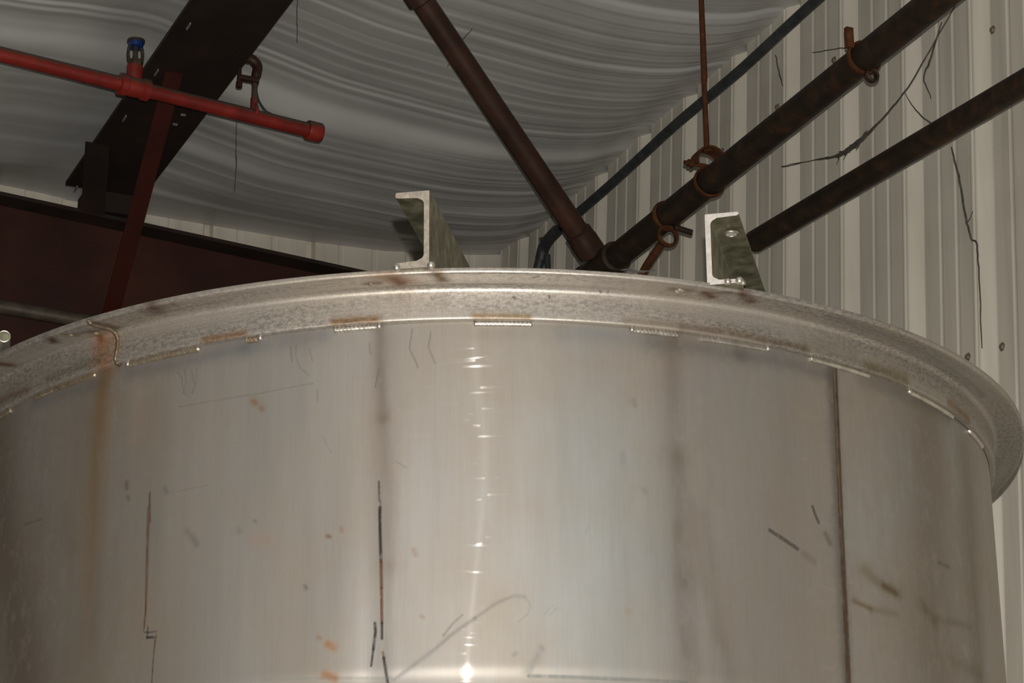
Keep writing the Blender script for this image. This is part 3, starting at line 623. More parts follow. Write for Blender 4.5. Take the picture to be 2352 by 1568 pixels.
tag(ceil, 'white draped roof insulation with long cross folds', 'ceiling', kind='structure')

# ================================================================== ROOF STEEL
def raf_z(n): return 4.725 - 0.064 * (n - 1.48)
rb = empty('roof_beam', B(7.2, 0.9, raf_z(0.9) - 0.62), 'deep dark red-brown steel roof beam low at left behind the tank', 'beam')
def sloped(s, n, zo, mi=0, m=None):
    vs = [B(ss, q, raf_z(q) + zz_) for zz_ in zo for q in n for ss in s]
    return m.add(vs, [(0, 2, 3, 1), (4, 5, 7, 6), (0, 1, 5, 4), (2, 6, 7, 3), (0, 4, 6, 2), (1, 3, 7, 5)], mi)
m = MB(); sloped((7.194, 7.206), (-2.5, 3.28), (-0.61, -0.012), 0, m); m.build('web', M['oxide'], rb, smooth=False)
m = MB(); sloped((7.12, 7.28), (-2.5, 3.28), (-0.012, 0.0), 0, m); m.build('top_flange', M['darkox'], rb, smooth=False)
m = MB(); sloped((7.12, 7.28), (-2.5, 3.28), (-0.622, -0.61), 0, m); m.build('bottom_flange', M['oxide'], rb, smooth=False)

pu = empty('roof_purlin', B(6.2, 1.81, 4.8), 'wide dark steel purlin running diagonally under the insulation', 'beam')
m = MB(); m.bbox((2.0, 7.17), (1.69, 1.932), (4.8, 4.812)); m.build('bottom_flange', M['darkox'], pu, smooth=False)
m = MB(); m.bbox((7.17, 7.29), (1.76, 1.915), (4.735, 4.812)); m.build('end_seat', M['darkox'], pu, smooth=False)
m = MB(); m.bbox((2.0, 7.29), (1.806, 1.816), (4.812, 5.0)); m.build('web', M['darkox'], pu, smooth=False)
m = MB(); m.bbox((2.0, 7.29), (1.74, 1.88), (5.0, 5.012)); m.build('top_flange', M['darkox'], pu, smooth=False)
m = MB()
a = B(6.84, 1.70, 4.797); b = B(7.115, 1.765, raf_z(1.75) - 0.008)
ax = (b - a); L = np.linalg.norm(ax); ax /= L; nx = np.cross(ax, AN); nx /= np.linalg.norm(nx)
m.box((a + b) / 2, ax * L / 2, AN * 0.036, nx * 0.005); m.build('clip_plate', M['darkox'], pu, smooth=False)
m = MB(); q = a + ax * 0.06 + AN * 0.006; sg = -1 if nx[2] > 0 else 1
m.cyl(q, q + nx * sg * 0.018, [(0, .011), (1, .011)], 6); m.build('bolt', M['darkox'], pu, smooth=False)
for s_ in (6.00, 6.30, 6.62, 6.90, 7.16):
    m = MB(); m.bbox((s_, s_ + 0.035), (1.722, 1.7255), (4.794, 4.800)); m.build('insulation_tab', M['white'], pu, smooth=False)
for s_, n_ in ((6.55, 1.865), (6.62, 1.862)):
    m = MB(); m.bbox((s_, s_ + 0.006), (n_, n_ + 0.014), (4.796, 4.800)); m.build('insulation_tab', M['white'], pu, smooth=False)

fb = empty('flange_brace', B(6.75, 1.79, 4.3), 'dark red angle brace from the purlin down to the roof beam', 'brace')
a = B(6.30, 1.770, 4.80); b = B(7.185, 1.838, 4.335); ax = b - a; L = np.linalg.norm(ax); ax /= L
w1 = AN - ax * (AN @ ax); w1 /= np.linalg.norm(w1); w2 = np.cross(ax, w1)
if w2[2] > 0: w2 = -w2
m = MB(); m.box((a + b) / 2, ax * L / 2, w1 * 0.025, w2 * 0.003); m.build('wide_leg', M['brace'], fb, smooth=False)
m = MB(); m.box((a + b) / 2 + w1 * 0.022 - w2 * 0.022, ax * L / 2, w1 * 0.003, w2 * 0.020); m.build('upright_leg', M['oxide'], fb, smooth=False)

m = MB(); m.tube([B(7.06, -2.4, 4.36 + 0.03 * 3.9), B(7.06, 1.49, 4.338), B(7.06, 2.6, 4.303)], 0.021, 16)
o = m.build('steel_rail', M['galv']); tag(o, 'dull brownish pipe rail along the roof beam above the tank rim at left', 'pipe')

# ================================================================== PIPES ALONG THE RIGHT WALL
PZ = 4.2605; PNn = 2.892
bp = empty('rusty_pipe', B(4.3, PNn, 4.22), 'thick dark rusty pipe hung along the ribbed wall by three clamps', 'pipe')
m = MB(); m.tube([B(2.2, PNn, PZ), B(5.94, PNn, PZ)], 0.0345, 28); m.build('pipe_run', M['rust'], bp)
m = MB(); m.cyl(B(5.85, PNn, PZ), B(6.08, PNn, PZ), [(0, .038), (.02, .044), (.18, .044), (.2, .039), (.8, .039), (.82, .044), (.98, .044), (1, .038)], 28); m.build('tee_fitting', M['rust'], bp)

dp = empty('brown_pipe', B(5.97, PNn, 4.29), 'dark brown pipe slanting down from the insulation to the rusty wall pipe', 'pipe')
a = B(5.967, PNn, 4.285); b = B(5.680, 2.252, 4.822)
dv = (b - a) / np.linalg.norm(b - a)
m = MB(); m.tube([a + dv * 0.03, b + dv * 0.15], 0.0315, 28); m.build('pipe_run', M['rustdark'], dp)
m = MB(); m.cyl(a + dv * 0.03, a + dv * 0.11, [(0, .035), (.05, .040), (.6, .040), (.7, .038), (.95, .038), (1, .032)], 28); m.build('elbow_collar', M['rustdark'], dp)
m = MB(); m.cyl(b - dv * 0.010, b + dv * 0.065, [(0, .032), (.06, .040), (.94, .040), (1, .032)], 28); m.build('coupling', M['rustdark'], dp)

m = MB(); m.tube([B(2.2, 3.04, 3.90), B(4.17, 3.04, 4.05), B(5.17, 3.04, 4.125), B(5.36, 3.04, 4.139)], 0.0285, 24)
o = m.build('rusty_pipe', M['rust']); tag(o, 'thinner rusty pipe below the clamped one, passing behind the right channel', 'pipe')

cn = empty('conduit', B(5.0, 3.21, 4.79), 'thin grey conduit running along the top of the ribbed wall', 'conduit')
m = MB(); m.tube(bezier([B(2.3, 3.21, 4.83), B(4.5, 3.21, 4.822), B(5.28, 3.21, 4.82), B(5.7, 3.21, 4.808), B(6.09, 3.21, 4.812), B(6.5, 3.21, 4.80), B(6.93, 3.207, 4.795)], 6), 0.0145, 14); m.build('conduit_run', M['conduit'], cn)
m = MB(); m.tube(bezier([B(6.91, 3.207, 4.797), B(6.97, 3.206, 4.79), B(7.01, 3.205, 4.775), B(7.03, 3.205, 4.745)], 6), [0.019] * 18 + [0.020], 14); m.build('elbow_fitting', M['conduit'], cn)
m = MB(); m.tube([B(7.025, 3.205, 4.76), B(7.072, 3.205, 4.70), B(7.088, 3.205, 4.45)], 0.016, 14); m.build('conduit_drop', M['conduit'], cn)
m = MB(); m.tube([B(7.005, 3.215, 4.75), B(7.005, 3.22, 4.45)], 0.010, 12); m.build('thin_drop', M['conduit'], cn)
m = MB(); m.tube([B(6.975, 3.19, 4.79), B(6.970, 3.175, 4.785)], 0.006, 8); m.build('fitting_screw', M['galv'], cn)

# pipe hangers
h1 = empty('pipe_hanger', B(5.317, PNn, 4.22), 'rusty clevis hanger with long rod holding the thick wall pipe', 'hanger', 'clamps on the thick rusty pipe')
hs = 5.317
m = MB(); m.tube([B(hs + .006, PNn, 4.345), B(hs + .008, PNn, 4.54), B(hs + .006, PNn, 4.555), B(hs + .008, PNn, 4.875)], [.0072, .0066, .0082, .0066], 12); m.build('rod', M['rustbright'], h1)
m = MB(); m.torus(B(hs, PNn, PZ), AS + AN * 0.15, 0.0385, 0.0036, seg=40, rs=8, flat=2.6); m.build('ring_strap', M['rustbright'], h1)
m = MB()
arc = [B(hs, PNn + 0.041 * math.sin(t), 4.308 + 0.043 * math.cos(t)) for t in np.linspace(-1.75, 1.75, 15)]
for p_, q_ in zip(arc[:-1], arc[1:]):
    mid = (p_ + q_) / 2; d_ = q_ - p_
    m.box(mid, d_ * 0.55, AS * 0.022, np.cross(d_ / np.linalg.norm(d_), AS) * 0.0025)
m.build('clevis_yoke', M['rustbright'], h1)
m = MB(); m.cyl(B(hs, PNn - 0.070, 4.303), B(hs, PNn + 0.060, 4.303), [(0, .0055), (1, .0055)], 10); m.cyl(B(hs, PNn - 0.060, 4.303), B(hs, PNn - 0.049, 4.303), [(0, .010), (1, .010)], 6)
m.build('cross_bolt', M['rustbright'], h1)
m = MB(); m.cyl(B(hs, PNn, 4.342), B(hs, PNn, 4.358), [(0, .013), (.9, .012), (1, .009)], 6); m.build('nut', M['rustbright'], h1)

h2 = empty('pipe_clamp', B(5.55, PNn, 4.17), 'rusty clamp with a bent strap dropping towards the tank rim', 'clamp', 'clamps on the thick rusty pipe')
m = MB(); m.torus(B(5.555, PNn, PZ), AS - AN * 0.1, 0.0385, 0.0036, seg=40, rs=8, flat=2.6); m.build('ring_strap', M['rustbright'], h2)
m = MB(); m.torus(B(5.545, PNn - 0.004, 4.2), AS, 0.026, 0.0045, seg=28, rs=8, flat=2.2); m.build('lower_eye', M['rustbright'], h2)
m = MB(); m.tube(bezier([B(5.55, PNn - 0.020, 4.178), B(5.60, PNn - 0.028, 4.15), B(5.65, PNn - 0.028, 4.128), B(5.74, PNn - 0.033, 4.06)], 6), 0.011, 10); m.build('strap_tail', M['rustbright'], h2)
m = MB(); m.cyl(B(5.51, PNn - 0.002, 4.212), B(5.51, PNn + 0.048, 4.205), [(0, .008), (1, .008)], 8); m.build('cross_bolt', M['rust'], h2)

h3 = empty('pipe_clamp', B(4.56, PNn, 4.21), 'rusty ring clamp with upright tab high on the thick pipe', 'clamp', 'clamps on the thick rusty pipe')
m = MB(); m.torus(B(4.563, PNn, PZ), AS + AN * 0.1, 0.0385, 0.0036, seg=40, rs=8, flat=2.8); m.build('ring_strap', M['rustbright'], h3)
m = MB(); m.bbox((4.556, 4.568), (PNn - 0.046, PNn - 0.028), (PZ + 0.018, PZ + 0.068)); m.build('upright_tab', M['rustbright'], h3, smooth=False)
m = MB(); m.torus(B(4.555, PNn + 0.012, PZ - 0.045), AS, 0.014, 0.0045, seg=20, rs=8, flat=2.0); m.build('lower_eye', M['rust'], h3)

# ================================================================== RED SPRINKLER LINE
RZ = 4.67
def rp(t): return B(6.055 + (6.2545 - 6.055) * t, 0.80 + (2.1806 - 0.80) * t, RZ)
sp = empty('sprinkler_pipe', rp(0.6), 'red fire sprinkler pipe with a capped end crossing under the purlin', 'pipe')
u_ = rp(1) - rp(0); LT = np.linalg.norm(u_); u_ /= LT
def along(n): t = (n - 0.80) / (2.1806 - 0.80); return rp(t)
m = MB(); m.tube([rp(-2.5), rp(0.97)], 0.0205, 24); m.build('pipe_run', M['red'], sp)
e = rp(1.0); m = MB(); m.cyl(e - u_ * 0.042, e + u_ * 0.004, [(0, .021), (.03, .026), (.1, .0275), (.88, .0275), (.97, .025), (1, .018)], 24); m.build('end_cap', M['red'], sp)
tcn = along(1.625)
m = MB(); m.cyl(tcn - u_ * 0.044, tcn + u_ * 0.044, [(0, .024), (.03, .0305), (.22, .0305), (.25, .0265), (.5, .028), (.75, .0265), (.78, .0305), (.97, .0305), (1, .024)], 24)
tee = m.build('tee_fitting', M['red'], sp)
m = MB(); m.cyl(tcn, tcn + np.array([0, 0, 0.062]), [(0, .022), (.6, .021), (.65, .0215), (1, .0215)], 20); m.build('outlet', M['red'], sp)
sh = empty('sprinkler_head', (tcn + np.array([0, 0, 0.06])) - np.array(sp.location)); sh.parent = sp
hb = tcn + np.array([0, 0, 0.06])
HS = 1.25
def zc(h): return hb + np.array([0, 0, h * HS])
m = MB(); m.cyl(zc(0), zc(0.018), [(0, .016), (.3, .021), (.8, .021), (1, .012)], 6); m.build('threaded_base', M['dust'], sh, smooth=False)
for sg in (-1, 1):
    m = MB(); m.tube(bezier([zc(0.012) + u_ * sg * 0.019, zc(0.03) + u_ * sg * 0.021, zc(0.048) + u_ * sg * 0.017, zc(0.056) + u_ * sg * 0.003], 4), 0.0045, 8); m.build('frame_arm', M['dust'], sh)
m = MB(); m.cyl(zc(0.016), zc(0.05), [(0, .004), (.2, .007), (.8, .007), (1, .004)], 12); m.build('glass_bulb', M['dust'], sh)
m = MB(); m.cyl(zc(0.047), zc(0.058), [(0, .020), (.5, .0205), (1, .020)], 20); m.build('blue_band', M['blue'], sh)
m = MB(); m.cyl(zc(0.057), zc(0.064), [(0, .019), (.3, .024), (.8, .024), (1, .015)], 20); m.build('deflector', M['dust'], sh)
# riser nipple at the hanger
hp = along(1.978)
m = MB(); m.cyl(hp, hp + np.array([0, 0, 0.055]), [(0, .013), (.6, .0105), (1, .0105)], 14); m.build('riser_nipple', M['red'], sp)
# beam clamp + rod
bc = empty('beam_clamp', hp + np.array([0, 0, 0.04]), 'rusty beam clamp holding the red pipe to the purlin edge', 'clamp')
m = MB(); m.tube([hp + np.array([0, 0, 0.05]), hp + np.array([0, 0, 0.135])], 0.0085, 10); m.build('rod', M['galv'], bc)
m = MB(); m.tube(bezier([hp + np.array([0, 0, 0.10]), hp + AN * 0.004 + np.array([0, 0, 0.13]), hp + AN * 0.006 + np.array([0, 0, 0.155]), hp - AN * 0.012 + np.array([0, 0, 0.172]), hp - AN * 0.04 + np.array([0, 0, 0.170])], 5), [.011] * 4 + [.014] * 16 + [.012], 12); m.build('clamp_jaw', M['rustdark'], bc)
m = MB(); m.bbox((6.205, 6.225), (1.925, 1.985), (RZ + 0.098, RZ + 0.112)); m.build('lower_jaw', M['rustdark'], bc, smooth=False, bevel=0.003)
m = MB(); m.cyl(B(6.215, 1.930, RZ + 0.075), B(6.215, 1.930, RZ + 0.13), [(0, .009), (.3, .009), (.32, .006), (1, .006)], 8); m.build('set_screw', M['rustdark'], bc)
m = MB(); m.tube(bezier([hp + AN * 0.004 + np.array([0, 0, 0.085]), hp + AN * 0.014 + np.array([0, 0, 0.05]), hp + AN * 0.034 + np.array([0, 0, 0.024]), hp + AN * 0.05 + np.array([0, 0, 0.018])], 6), 0.0025, 8); m.build('hook_wire', M['conduit'], bc)
m = MB(); m.torus(hp + np.array([0, 0, 0.012]), u_, 0.0225, 0.0025, seg=28, rs=8, flat=2.0); m.build('pipe_ring', M['red'], bc)

# ================================================================== THE TANK
TR = 0.9
TO = np.array([-0.07162642, 4.42792004, 2.98559491])     # rim centre at the flange underside
tax = np.array([-0.00496348, 0.00352717, 1.0]); tax /= np.linalg.norm(tax)
tank = empty('steel_tank', TO - tax * (TO[2] / tax[2]), 'large round stainless steel tank with a flanged rim', 'tank')
tank['_local'] = 1
tank.rotation_euler = (-math.asin(tax[1]), math.asin(tax[0]), 0)
Z0 = TO[2] / tax[2]           # local height of the flange underside
def vnoise(r, c, cell, seed):
    """smooth value noise, r x c samples, cell = samples per lattice step (row, col)"""
    g = np.random.default_rng(seed); R_, C_ = int(r / cell[0]) + 3, int(c / cell[1]) + 3
    L = g.random((R_, C_)); y = np.arange(r) / cell[0]; x = np.arange(c) / cell[1]
    y0 = y.astype(int); x0 = x.astype(int); fy = y - y0; fx = x - x0; fy = (fy * fy * (3 - 2 * fy))[:, None]; fx = (fx * fx * (3 - 2 * fx))[None, :]
    a = L[y0][:, x0]; b = L[y0][:, x0 + 1]; d = L[y0 + 1][:, x0]; e = L[y0 + 1][:, x0 + 1]
    return (a * (1 - fx) + b * fx) * (1 - fy) + (d * (1 - fx) + e * fx) * fy
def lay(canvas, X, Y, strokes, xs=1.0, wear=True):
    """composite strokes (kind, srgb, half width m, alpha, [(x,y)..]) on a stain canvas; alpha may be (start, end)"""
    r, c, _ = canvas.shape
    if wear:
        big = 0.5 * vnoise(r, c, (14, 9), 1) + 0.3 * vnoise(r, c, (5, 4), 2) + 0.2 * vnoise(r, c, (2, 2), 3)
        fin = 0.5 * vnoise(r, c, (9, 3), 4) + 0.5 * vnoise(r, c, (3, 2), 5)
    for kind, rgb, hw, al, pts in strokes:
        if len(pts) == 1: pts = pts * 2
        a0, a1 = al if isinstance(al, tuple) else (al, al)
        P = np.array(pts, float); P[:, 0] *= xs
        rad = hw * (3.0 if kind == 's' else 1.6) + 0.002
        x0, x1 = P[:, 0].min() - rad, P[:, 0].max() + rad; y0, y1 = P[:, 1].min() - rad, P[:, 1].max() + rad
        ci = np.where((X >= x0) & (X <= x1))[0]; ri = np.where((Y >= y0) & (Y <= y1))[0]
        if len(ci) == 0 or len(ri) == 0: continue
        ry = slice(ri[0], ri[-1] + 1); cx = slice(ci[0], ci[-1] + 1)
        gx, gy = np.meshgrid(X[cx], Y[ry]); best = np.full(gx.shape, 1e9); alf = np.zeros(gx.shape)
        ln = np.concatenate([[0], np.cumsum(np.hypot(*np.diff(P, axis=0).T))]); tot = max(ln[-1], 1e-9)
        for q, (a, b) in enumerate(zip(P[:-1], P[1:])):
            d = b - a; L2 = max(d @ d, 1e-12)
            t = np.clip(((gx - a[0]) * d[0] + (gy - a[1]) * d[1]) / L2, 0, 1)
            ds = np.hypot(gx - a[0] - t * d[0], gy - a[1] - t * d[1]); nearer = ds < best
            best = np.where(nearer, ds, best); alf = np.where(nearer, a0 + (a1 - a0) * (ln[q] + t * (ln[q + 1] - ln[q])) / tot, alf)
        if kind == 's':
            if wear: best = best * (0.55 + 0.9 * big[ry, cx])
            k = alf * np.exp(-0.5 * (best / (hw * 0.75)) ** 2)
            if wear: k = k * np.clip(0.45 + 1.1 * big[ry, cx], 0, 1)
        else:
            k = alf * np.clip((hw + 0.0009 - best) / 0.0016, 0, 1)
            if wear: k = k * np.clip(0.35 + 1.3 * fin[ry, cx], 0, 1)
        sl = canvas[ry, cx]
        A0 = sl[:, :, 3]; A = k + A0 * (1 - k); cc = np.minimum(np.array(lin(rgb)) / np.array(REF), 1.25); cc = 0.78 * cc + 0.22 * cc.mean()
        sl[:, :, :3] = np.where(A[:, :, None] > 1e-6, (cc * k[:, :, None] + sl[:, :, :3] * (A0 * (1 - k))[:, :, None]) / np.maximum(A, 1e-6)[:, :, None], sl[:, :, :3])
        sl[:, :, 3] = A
REF = lin((146, 136, 124))
# --- shell
th = np.concatenate([np.linspace(-1.32, 1.62, 1700), np.linspace(1.62, 2 * math.pi - 1.32, 90)[1:]])
ze = np.concatenate([np.linspace(-0.62, 0.004, 420)[::-1], [-0.9, -1.6, -2.3, -2.97]])[::-1]
sl = 0.16 * np.exp(-((ze + 0.566) / 0.0075) ** 2)
rr = np.zeros_like(ze)
dz = np.diff(ze); rr[1:] = np.cumsum(0.5 * (sl[1:] + sl[:-1]) * dz)
rr -= rr[-1]
# the rolled sheet is not perfectly round: faint flats and dents
TH, ZE = np.meshgrid(th, ze)
dent = 0.0009 * np.sin(TH * 9 + 1.0) + 0.0007 * np.sin(TH * 17 + ZE * 6) + 0.0004 * np.sin(TH * 31 - ZE * 11 + 2)
dent += -0.0016 * np.exp(-((TH + 0.145) / 0.025) ** 2) - 0.0016 * np.exp(-((TH - 0.36) / 0.03) ** 2)
RRg = TR + rr[:, None] + dent * np.exp(-((ZE) / 0.03) ** 2 * 0) * np.clip(-ZE / 0.06, 0, 1)
G = np.stack([RRg * np.sin(TH), -RRg * np.cos(TH), Z0 + ZE], -1)
stain_shade = np.zeros((len(ze), len(th), 4))
lay(stain_shade, th * TR, ze, SHELL_MARKS, TR)
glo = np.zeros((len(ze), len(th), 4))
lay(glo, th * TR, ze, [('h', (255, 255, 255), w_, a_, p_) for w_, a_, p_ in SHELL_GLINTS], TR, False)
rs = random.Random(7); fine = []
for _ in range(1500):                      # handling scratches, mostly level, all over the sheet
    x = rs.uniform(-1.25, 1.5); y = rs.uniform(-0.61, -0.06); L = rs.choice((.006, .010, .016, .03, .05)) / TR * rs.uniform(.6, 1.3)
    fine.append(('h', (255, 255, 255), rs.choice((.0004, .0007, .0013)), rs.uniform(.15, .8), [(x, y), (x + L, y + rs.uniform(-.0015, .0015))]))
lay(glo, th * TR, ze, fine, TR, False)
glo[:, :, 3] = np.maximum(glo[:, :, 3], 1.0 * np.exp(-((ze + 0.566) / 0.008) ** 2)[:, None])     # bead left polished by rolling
UVs = np.stack([TH * TR, ZE], -1)
shell_o = grid_mesh('shell', G, False, M['shell'], tank, UVs, {'stain_shade': stain_shade, 'gloss': glo[:, :, 3]})
# inner skin so the wall has thickness
m = MB(); NI = 160
for k in range(NI):
    a, b = 2 * math.pi * k / NI, 2 * math.pi * (k + 1) / NI
    q = [(0.893 * math.sin(t), -0.893 * math.cos(t)) for t in (a, b)]
    m.add([(q[0][0], q[0][1], 0.02), (q[1][0], q[1][1], 0.02), (q[1][0], q[1][1], Z0 + 0.006), (q[0][0], q[0][1], Z0 + 0.006)], [(0, 1, 2, 3)])
m.add([(0.9 * math.sin(2 * math.pi * k / NI), -0.9 * math.cos(2 * math.pi * k / NI), 0.0) for k in range(NI)], [tuple(range(NI))])
m.build('inner_wall', M['chan'], tank)
# --- rim: rolled angle ring, one leg down the shell, one leg out
RO, TL, HL, TF = 0.0637, 0.011, 0.0507, 0.009
prof = [(TR + 0.001, -HL), (TR + TL - 0.003, -HL), (TR + TL - 0.0008, -HL + 0.0008), (TR + TL, -HL + 0.003)]
prof += [(TR + TL, z) for z in np.linspace(-HL + 0.005, -0.0095, 26)]
prof += [(TR + TL + 0.0085 * (1 - math.cos(t)), -0.0085 * (1 - math.sin(t))) for t in np.linspace(0.0, math.pi / 2, 9)]
prof += [(r, 0.0) for r in np.linspace(TR + TL + 0.0095, TR + RO - 0.004, 26)]
prof += [(TR + RO - 0.004 + 0.004 * math.sin(t), 0.004 - 0.004 * math.cos(t)) for t in np.linspace(0.2, math.pi / 2, 6)]
prof += [(TR + RO, TF - 0.001), (TR + RO - 0.001, TF), (TR + 0.03, TF), (TR - 0.004, TF), (TR - 0.004, 0.0), (TR + 0.001, -HL)]
prof = np.array(prof); NP = len(prof)
thr = np.concatenate([np.linspace(-1.35, 1.75, 1500), np.linspace(1.75, 2 * math.pi - 1.35, 120)[1:]])
arc = np.concatenate([[0], np.cumsum(np.hypot(*np.diff(prof, axis=0).T))])
THR, PI_ = np.meshgrid(thr, np.arange(NP))
Rr = prof[PI_, 0]; Zr = prof[PI_, 1]
G = np.stack([Rr * np.sin(THR), -Rr * np.cos(THR), Z0 + Zr], -1)
strk = []
for rgb, hw, al, pts in LEG_MARKS:
    strk.append(('s', rgb, hw * 1.15, min(al * 1.2, .95), [(a, (z + HL) + arc[3] - 0.003) for a, z in pts]))
ua = arc[4 + 26 + 9]
for rgb, hw, al, pts in FLANGE_MARKS:
    strk.append(('s', rgb, hw * 1.25, min(al * 1.3, .95), [(a, ua + (r - (TR + TL + 0.0095))) for a, r in pts]))
stain_shade = np.zeros((NP, len(thr), 4))
# general grime along the ring, then a tone deepening towards both sides
rg = np.random.default_rng(3); gn = smooth1(rg.standard_normal(len(thr)), 18); gn /= np.abs(gn).max()
stain_shade[:, :, :3] = np.array(lin((96, 90, 78))) / np.array(REF); stain_shade[:, :, 3] = np.clip(0.10 + 0.12 * gn, 0, 1)[None, :]
stain_shade[:, :, 3] += (0.42 * np.clip((thr - 0.25) / 0.6, 0, 1) + 0.22 * np.clip((-thr - 0.35) / 0.4, 0, 1))[None, :]; stain_shade[:, :, 3] = np.clip(stain_shade[:, :, 3], 0, 0.8)
lay(stain_shade, thr * TR, arc, strk, TR)
UVr = np.stack([THR * TR, arc[PI_]], -1)
grid_mesh('rim_angle', G, False, M['rim'], tank, UVr, {'stain_shade': stain_shade})
def tpos(a, r, z): return np.array([r * math.sin(a), -r * math.cos(a), Z0 + z])
# --- stitch welds under the rim
rs = random.Random(11)
for k, (a0, a1) in enumerate(WELDS):
    Lm = (a1 - a0) * TR; nst = max(4, int(Lm / 0.006))
    pts = []; rad = []
    for i in range(nst * 3 + 1):
        t = i / (nst * 3); a = a0 + (a1 - a0) * t
        pts.append(tpos(a, TR + 0.0015, -HL - 0.0035 + 0.0006 * math.sin(i * 2.1)))
        rad.append((0.0042 + 0.00015 * math.sin(i * 2.094) + rs.uniform(-.0002, .0002)) * (0.55 if t in (0, 1) else 1))
    m = MB(); m.tube(pts, rad, 10)
    wb = m.build('weld_bead', M['weld'] if k in (4, 5, 6, 7, 8, 9, 10) else M['tint'], tank)
    e = a1 if k in (3, 4, 7) else a0
    if k in (2, 3, 4, 6, 7, 9):
        m = MB(); m.blob(tpos(e, TR + 0.003, -HL - 0.003), 0.0046, 12); m.build('weld_end', M['weld'], tank)
# --- butt weld across the rim
bz = [tpos(BUTT - 0.012, TR + RO + 0.001, 0.004), tpos(BUTT - 0.010, TR + RO - 0.006, -0.0005), tpos(BUTT - 0.006, TR + 0.04, -0.0005), tpos(BUTT - 0.002, TR + 0.024, -0.001), tpos(BUTT, TR + TL + 0.002, -0.009), tpos(BUTT, TR + TL, -0.025), tpos(BUTT - 0.004, TR + TL, -0.045), tpos(BUTT + 0.002, TR + 0.006, -0.054)]
bz = bezier(bz, 5); m = MB(); m.tube(bz, [0.0034 + 0.0005 * math.sin(i * 2.2) for i in range(len(bz))], 10); m.build('butt_weld', M['darktint'], tank)
for a, r, s_ in TACKS:
    m = MB(); m.blob(tpos(a, r, 0.0), s_, 14, (1, 1, 0.6)); m.build('weld_tack', M['tint'] if s_ < 0.006 else M['weld'], tank)
# --- brown seam weld down the shell
pts = [tpos(0.672 - 0.0155 * (i / 30), TR - 0.0028, -0.056 - 0.55 * i / 30) for i in range(31)]
m = MB(); m.tube(pts, [0.0045 + 0.0003 * math.sin(i * 1.7) for i in range(31)], 10); m.build('seam_weld', M['rusttint'], tank)

# ================================================================== CHANNELS STANDING ON THE RIM
def channel(name, label, base, az, hgt, wid, flip, cutmat, length=1.55):
    """C section; flip=-1: flanges point left, +1: right. base = outer bottom corner of the web at the front end"""
    az = math.radians(az)
    f = np.array([math.sin(az), math.cos(az), 0]); r = np.array([math.cos(az), -math.sin(az), 0]) * flip
    up = np.array([0, 0, 1.0]); base = np.array(base)
    o = empty(name, base, label, 'channel', 'channel sections standing on the rim')
    tw, tt, tr = (0.0078, 0.0088, 0.0135) if flip < 0 else (0.0078, 0.0058, 0.0100)
    P = [(0, 0), (wid - .002, 0), (wid, .002), (wid, tt - .002), (wid - .003, tt)]
    P += [(tw + .010, tr - .003)] + [(tw + .008 * (1 - math.sin(t)), tr - .001 + .008 * (1 - math.cos(t))) for t in np.linspace(0.25, math.pi / 2, 5)]
    Q = [(x, hgt - y) for x, y in P]
    prof = P + Q[::-1]
    n_ = len(prof)
    m = MB()
    vs = [base + r * x + up * y + f * d for d in (0, length) for x, y in prof]
    sd = [(i, (i + 1) % n_, n_ + (i + 1) % n_, n_ + i) for i in range(n_)]
    m.add(vs, sd, 0)
    m.add([base + r * x + up * y for x, y in prof], [tuple(range(n_))], 1)
    m.add([base + r * x + up * y + f * length for x, y in prof], [tuple(range(n_))[::-1]], 1)
    b_ = m.build('channel_body', [M['chan'], cutmat], o)
    return o, f, r, up
cl, f, r, up = channel('steel_channel', 'upright olive-grey channel on the rim with flanges facing left', (-0.1175, 3.455, 2.9956), 10.2, 0.1185, 0.050, -1, M['chancut'])
b0 = np.array([-0.1175, 3.455, 2.9956])
for d_, s_ in ((-0.003, .006), (0.047, .0055)):
    m = MB(); m.blob(b0 + r * d_ + np.array([0, -0.002, 0.001]), s_, 12); m.build('weld_tack', M['weld'], cl)
cr_, f, r, up = channel('steel_channel', 'upright channel on the rim with bright cut end and flanges facing right', (0.2845, 3.535, 2.9956), 12.0, 0.1115, 0.050, 1, M['chancut_light'])
b1 = np.array([0.2845, 3.535, 2.9956])
HOLE = (0.0555, 0.0317)
q = b1 + r * HOLE[1] + up * (0.1115 - 0.0108) + f * HOLE[0]
m = MB(); m.torus(q, up, 0.0095, 0.0016, seg=24, rs=8, flat=1.2); m.build('hole_rim', M['weld'], cr_)
m = MB(); m.cyl(q + up * 0.001, q - up * 0.0006, [(0, .009), (1, .009)], 20); m.build('bolt_end', M['chancut_light'], cr_)
for d_, s_ in ((0.030, .0055), (0.047, .0062), (0.052, .004)):
    m = MB(); m.blob(b1 + r * d_ + np.array([0, -0.004, 0.001 - (0.004 if d_ > .05 else 0)]), s_, 12); m.build('weld_tack', M['weld'], cr_)

# short stainless stub lying on the rim at far left
st = empty('tube_stub', np.array([-0.781, 3.79, 2.995]), 'short bright stainless tube stub lying on the rim at far left', 'tube')
c0 = np.array([-0.7815, 3.765, 3.0105]); d = np.array([-0.20, 0.97, 0.0]); d /= np.linalg.norm(d)
m = MB(); m.tube([c0, c0 + d * 0.14], 0.0098, 24, caps=False)
m.build('tube_wall', M['rim2'] if 'rim2' in M else M['weld'], st)
m = MB(); m.cyl(c0 + d * 0.004, c0 + d * 0.01, [(0, .0085), (1, .0085)], 24); m.build('tube_plug', M['chan'], st)
m = MB(); m.torus(c0, d, 0.0088, 0.0012, seg=28, rs=8); m.build('tube_lip', M['weld'], st)

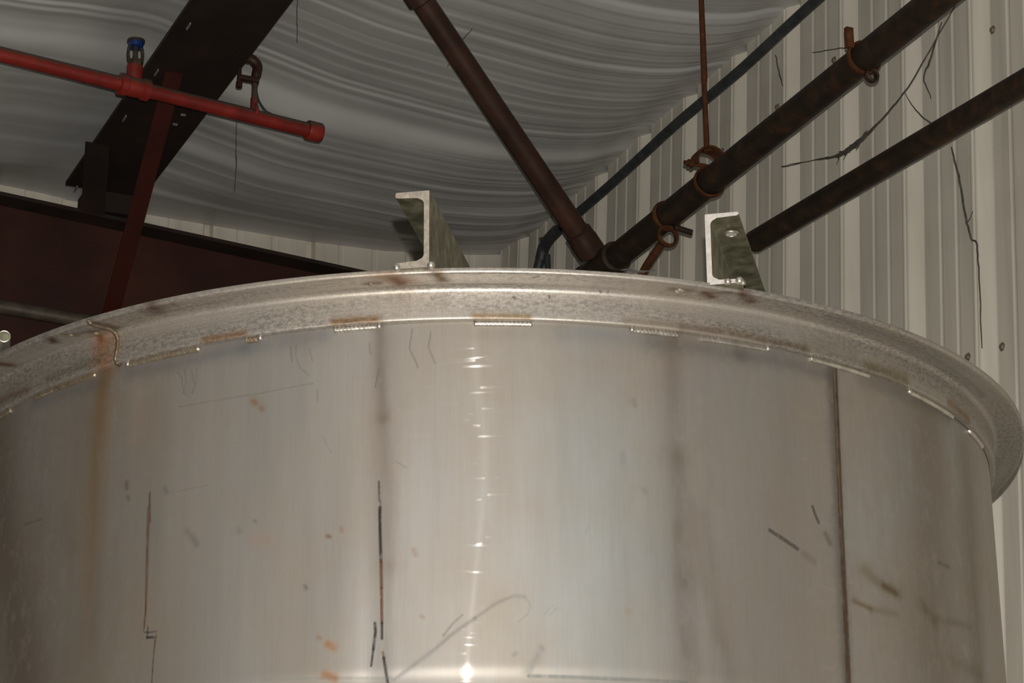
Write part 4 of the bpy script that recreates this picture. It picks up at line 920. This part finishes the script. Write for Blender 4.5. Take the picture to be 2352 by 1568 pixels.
# scrap of dark foil on the rim
m = MB(); c0 = np.array([0.180, 3.478, 2.9950]); rs = random.Random(2)
vs = []; 
for i in range(7):
    t = i / 6; x = -0.024 + 0.048 * t
    vs += [c0 + np.array([x, -0.0035 * (1 - t), 0.001 + 0.004 * math.sin(t * 5) * (1 - t)]), c0 + np.array([x + 0.002, 0.009, 0.0035 + 0.003 * math.sin(t * 7 + 1)])]
fs = [(2 * i, 2 * i + 2, 2 * i + 3, 2 * i + 1) for i in range(6)]
m.add(vs, fs); o = m.build('foil_scrap', M['scrap']); tag(o, 'small dark crumpled scrap lying on the tank rim', 'scrap')
sm = o.modifiers.new('thick', 'SOLIDIFY'); sm.thickness = 0.0006

# ================================================================== COBWEBS
def cobweb(label, strands, group='cobwebs on the building'):
    o = empty('cobweb', strands[0][0][0], label, 'cobweb', group)
    for pts, rad in strands:
        P = bezier(pts, 6); rs = random.Random(len(P))
        P = [np.array(p_) + np.array([rs.uniform(-1, 1), rs.uniform(-1, 1), rs.uniform(-1, 1)]) * 0.0012 for p_ in P]
        rd = np.interp(np.linspace(0, 1, len(P)), np.linspace(0, 1, len(rad)), rad)
        m = MB(); m.tube(P, list(rd), 5); m.build('strand', M['web'], o)
def W(s, z, off=0.03): return B(s, WN0 + WLEAN_N * (z - 4.94) - off, z)
cobweb('long dusty cobweb strand sagging between the two rusty pipes', [
    ([W(4.73, 4.56), W(4.962, 4.437), W(5.06, 4.41), W(5.163, 4.392), W(5.272, 4.389), W(5.33, 4.40)], [.0016, .0022, .0026, .003, .007, .006, .002]),
    ([W(5.25, 4.386), W(5.34, 4.404), W(5.45, 4.44), W(5.60, 4.487)], [.006, .003, .0012, .001]),
    ([W(5.30, 4.392), W(5.40, 4.425), W(5.60, 4.483)], [.002, .001, .001]),
    ([W(4.80, 4.54), W(4.86, 4.46), W(4.89, 4.43), W(4.86, 4.36)], [.0018, .003, .002, .0012]),
    ([W(4.98, 4.43), W(4.93, 4.36), W(4.86, 4.29), W(4.80, 4.26)], [.0008, .0014, .002, .0012])])
rs = random.Random(21); clump = []
for i in range(26):
    t_ = rs.random(); s0 = 5.16 + 0.17 * t_; z0 = 4.392 - 0.004 * math.sin(t_ * 3) + rs.uniform(-.006, .006) + 0.012 * max(0, t_ - .6)
    ds, dz_ = rs.uniform(-.035, .035), rs.uniform(-.022, .014)
    clump.append(([W(s0, z0), W(s0 + ds * .5, z0 + dz_ * .4 + .003), W(s0 + ds, z0 + dz_)], [.0010, .0016, .0006]))
cobweb('dusty cobweb clump caught on the sagging strand between the rusty pipes', clump)
cobweb('dark cobweb thread hanging down the ribbed wall beside two screws', [
    ([W(4.800, 4.205, .02), W(4.775, 4.12, .02), W(4.752, 4.00, .02), W(4.735, 3.945, .02), W(4.712, 3.92, .02), W(4.710, 3.86, .02), W(4.725, 3.665, .012)], [.0022, .003, .003, .0022, .0024, .002, .0014]),
    ([W(4.748, 3.985, .02), W(4.722, 4.005, .02)], [.0014, .001])])
cobweb('thin cobweb on the ribbed wall between conduit and thick pipe', [
    ([W(5.42, 4.745), W(5.30, 4.70), W(5.20, 4.66), W(5.05, 4.61), W(4.98, 4.60)], [.0012, .0014, .0012, .0016, .001]),
    ([W(5.62, 4.83), W(5.60, 4.76), W(5.585, 4.72)], [.0016, .0022, .0012])])
cobweb('short cobweb thread hanging from the insulation beside the purlin', [
    ([B(6.0, 2.02, 4.93), B(6.0, 2.02, 4.86), B(6.0, 2.022, 4.80)], [.0012, .0014, .001])])
cobweb('fine cobweb thread dropping below the red pipe near its cap', [
    ([B(6.45, 2.0, 4.80), B(6.45, 2.0, 4.70), B(6.45, 2.002, 4.61), B(6.45, 2.0, 4.545)], [.001, .0012, .0014, .0008])])
cobweb('fine cobweb thread above the brown slanting pipe', [
    ([B(5.85, 2.47, 4.86), B(5.93, 2.46, 4.84), B(5.98, 2.45, 4.80)], [.0008, .0014, .0008])])
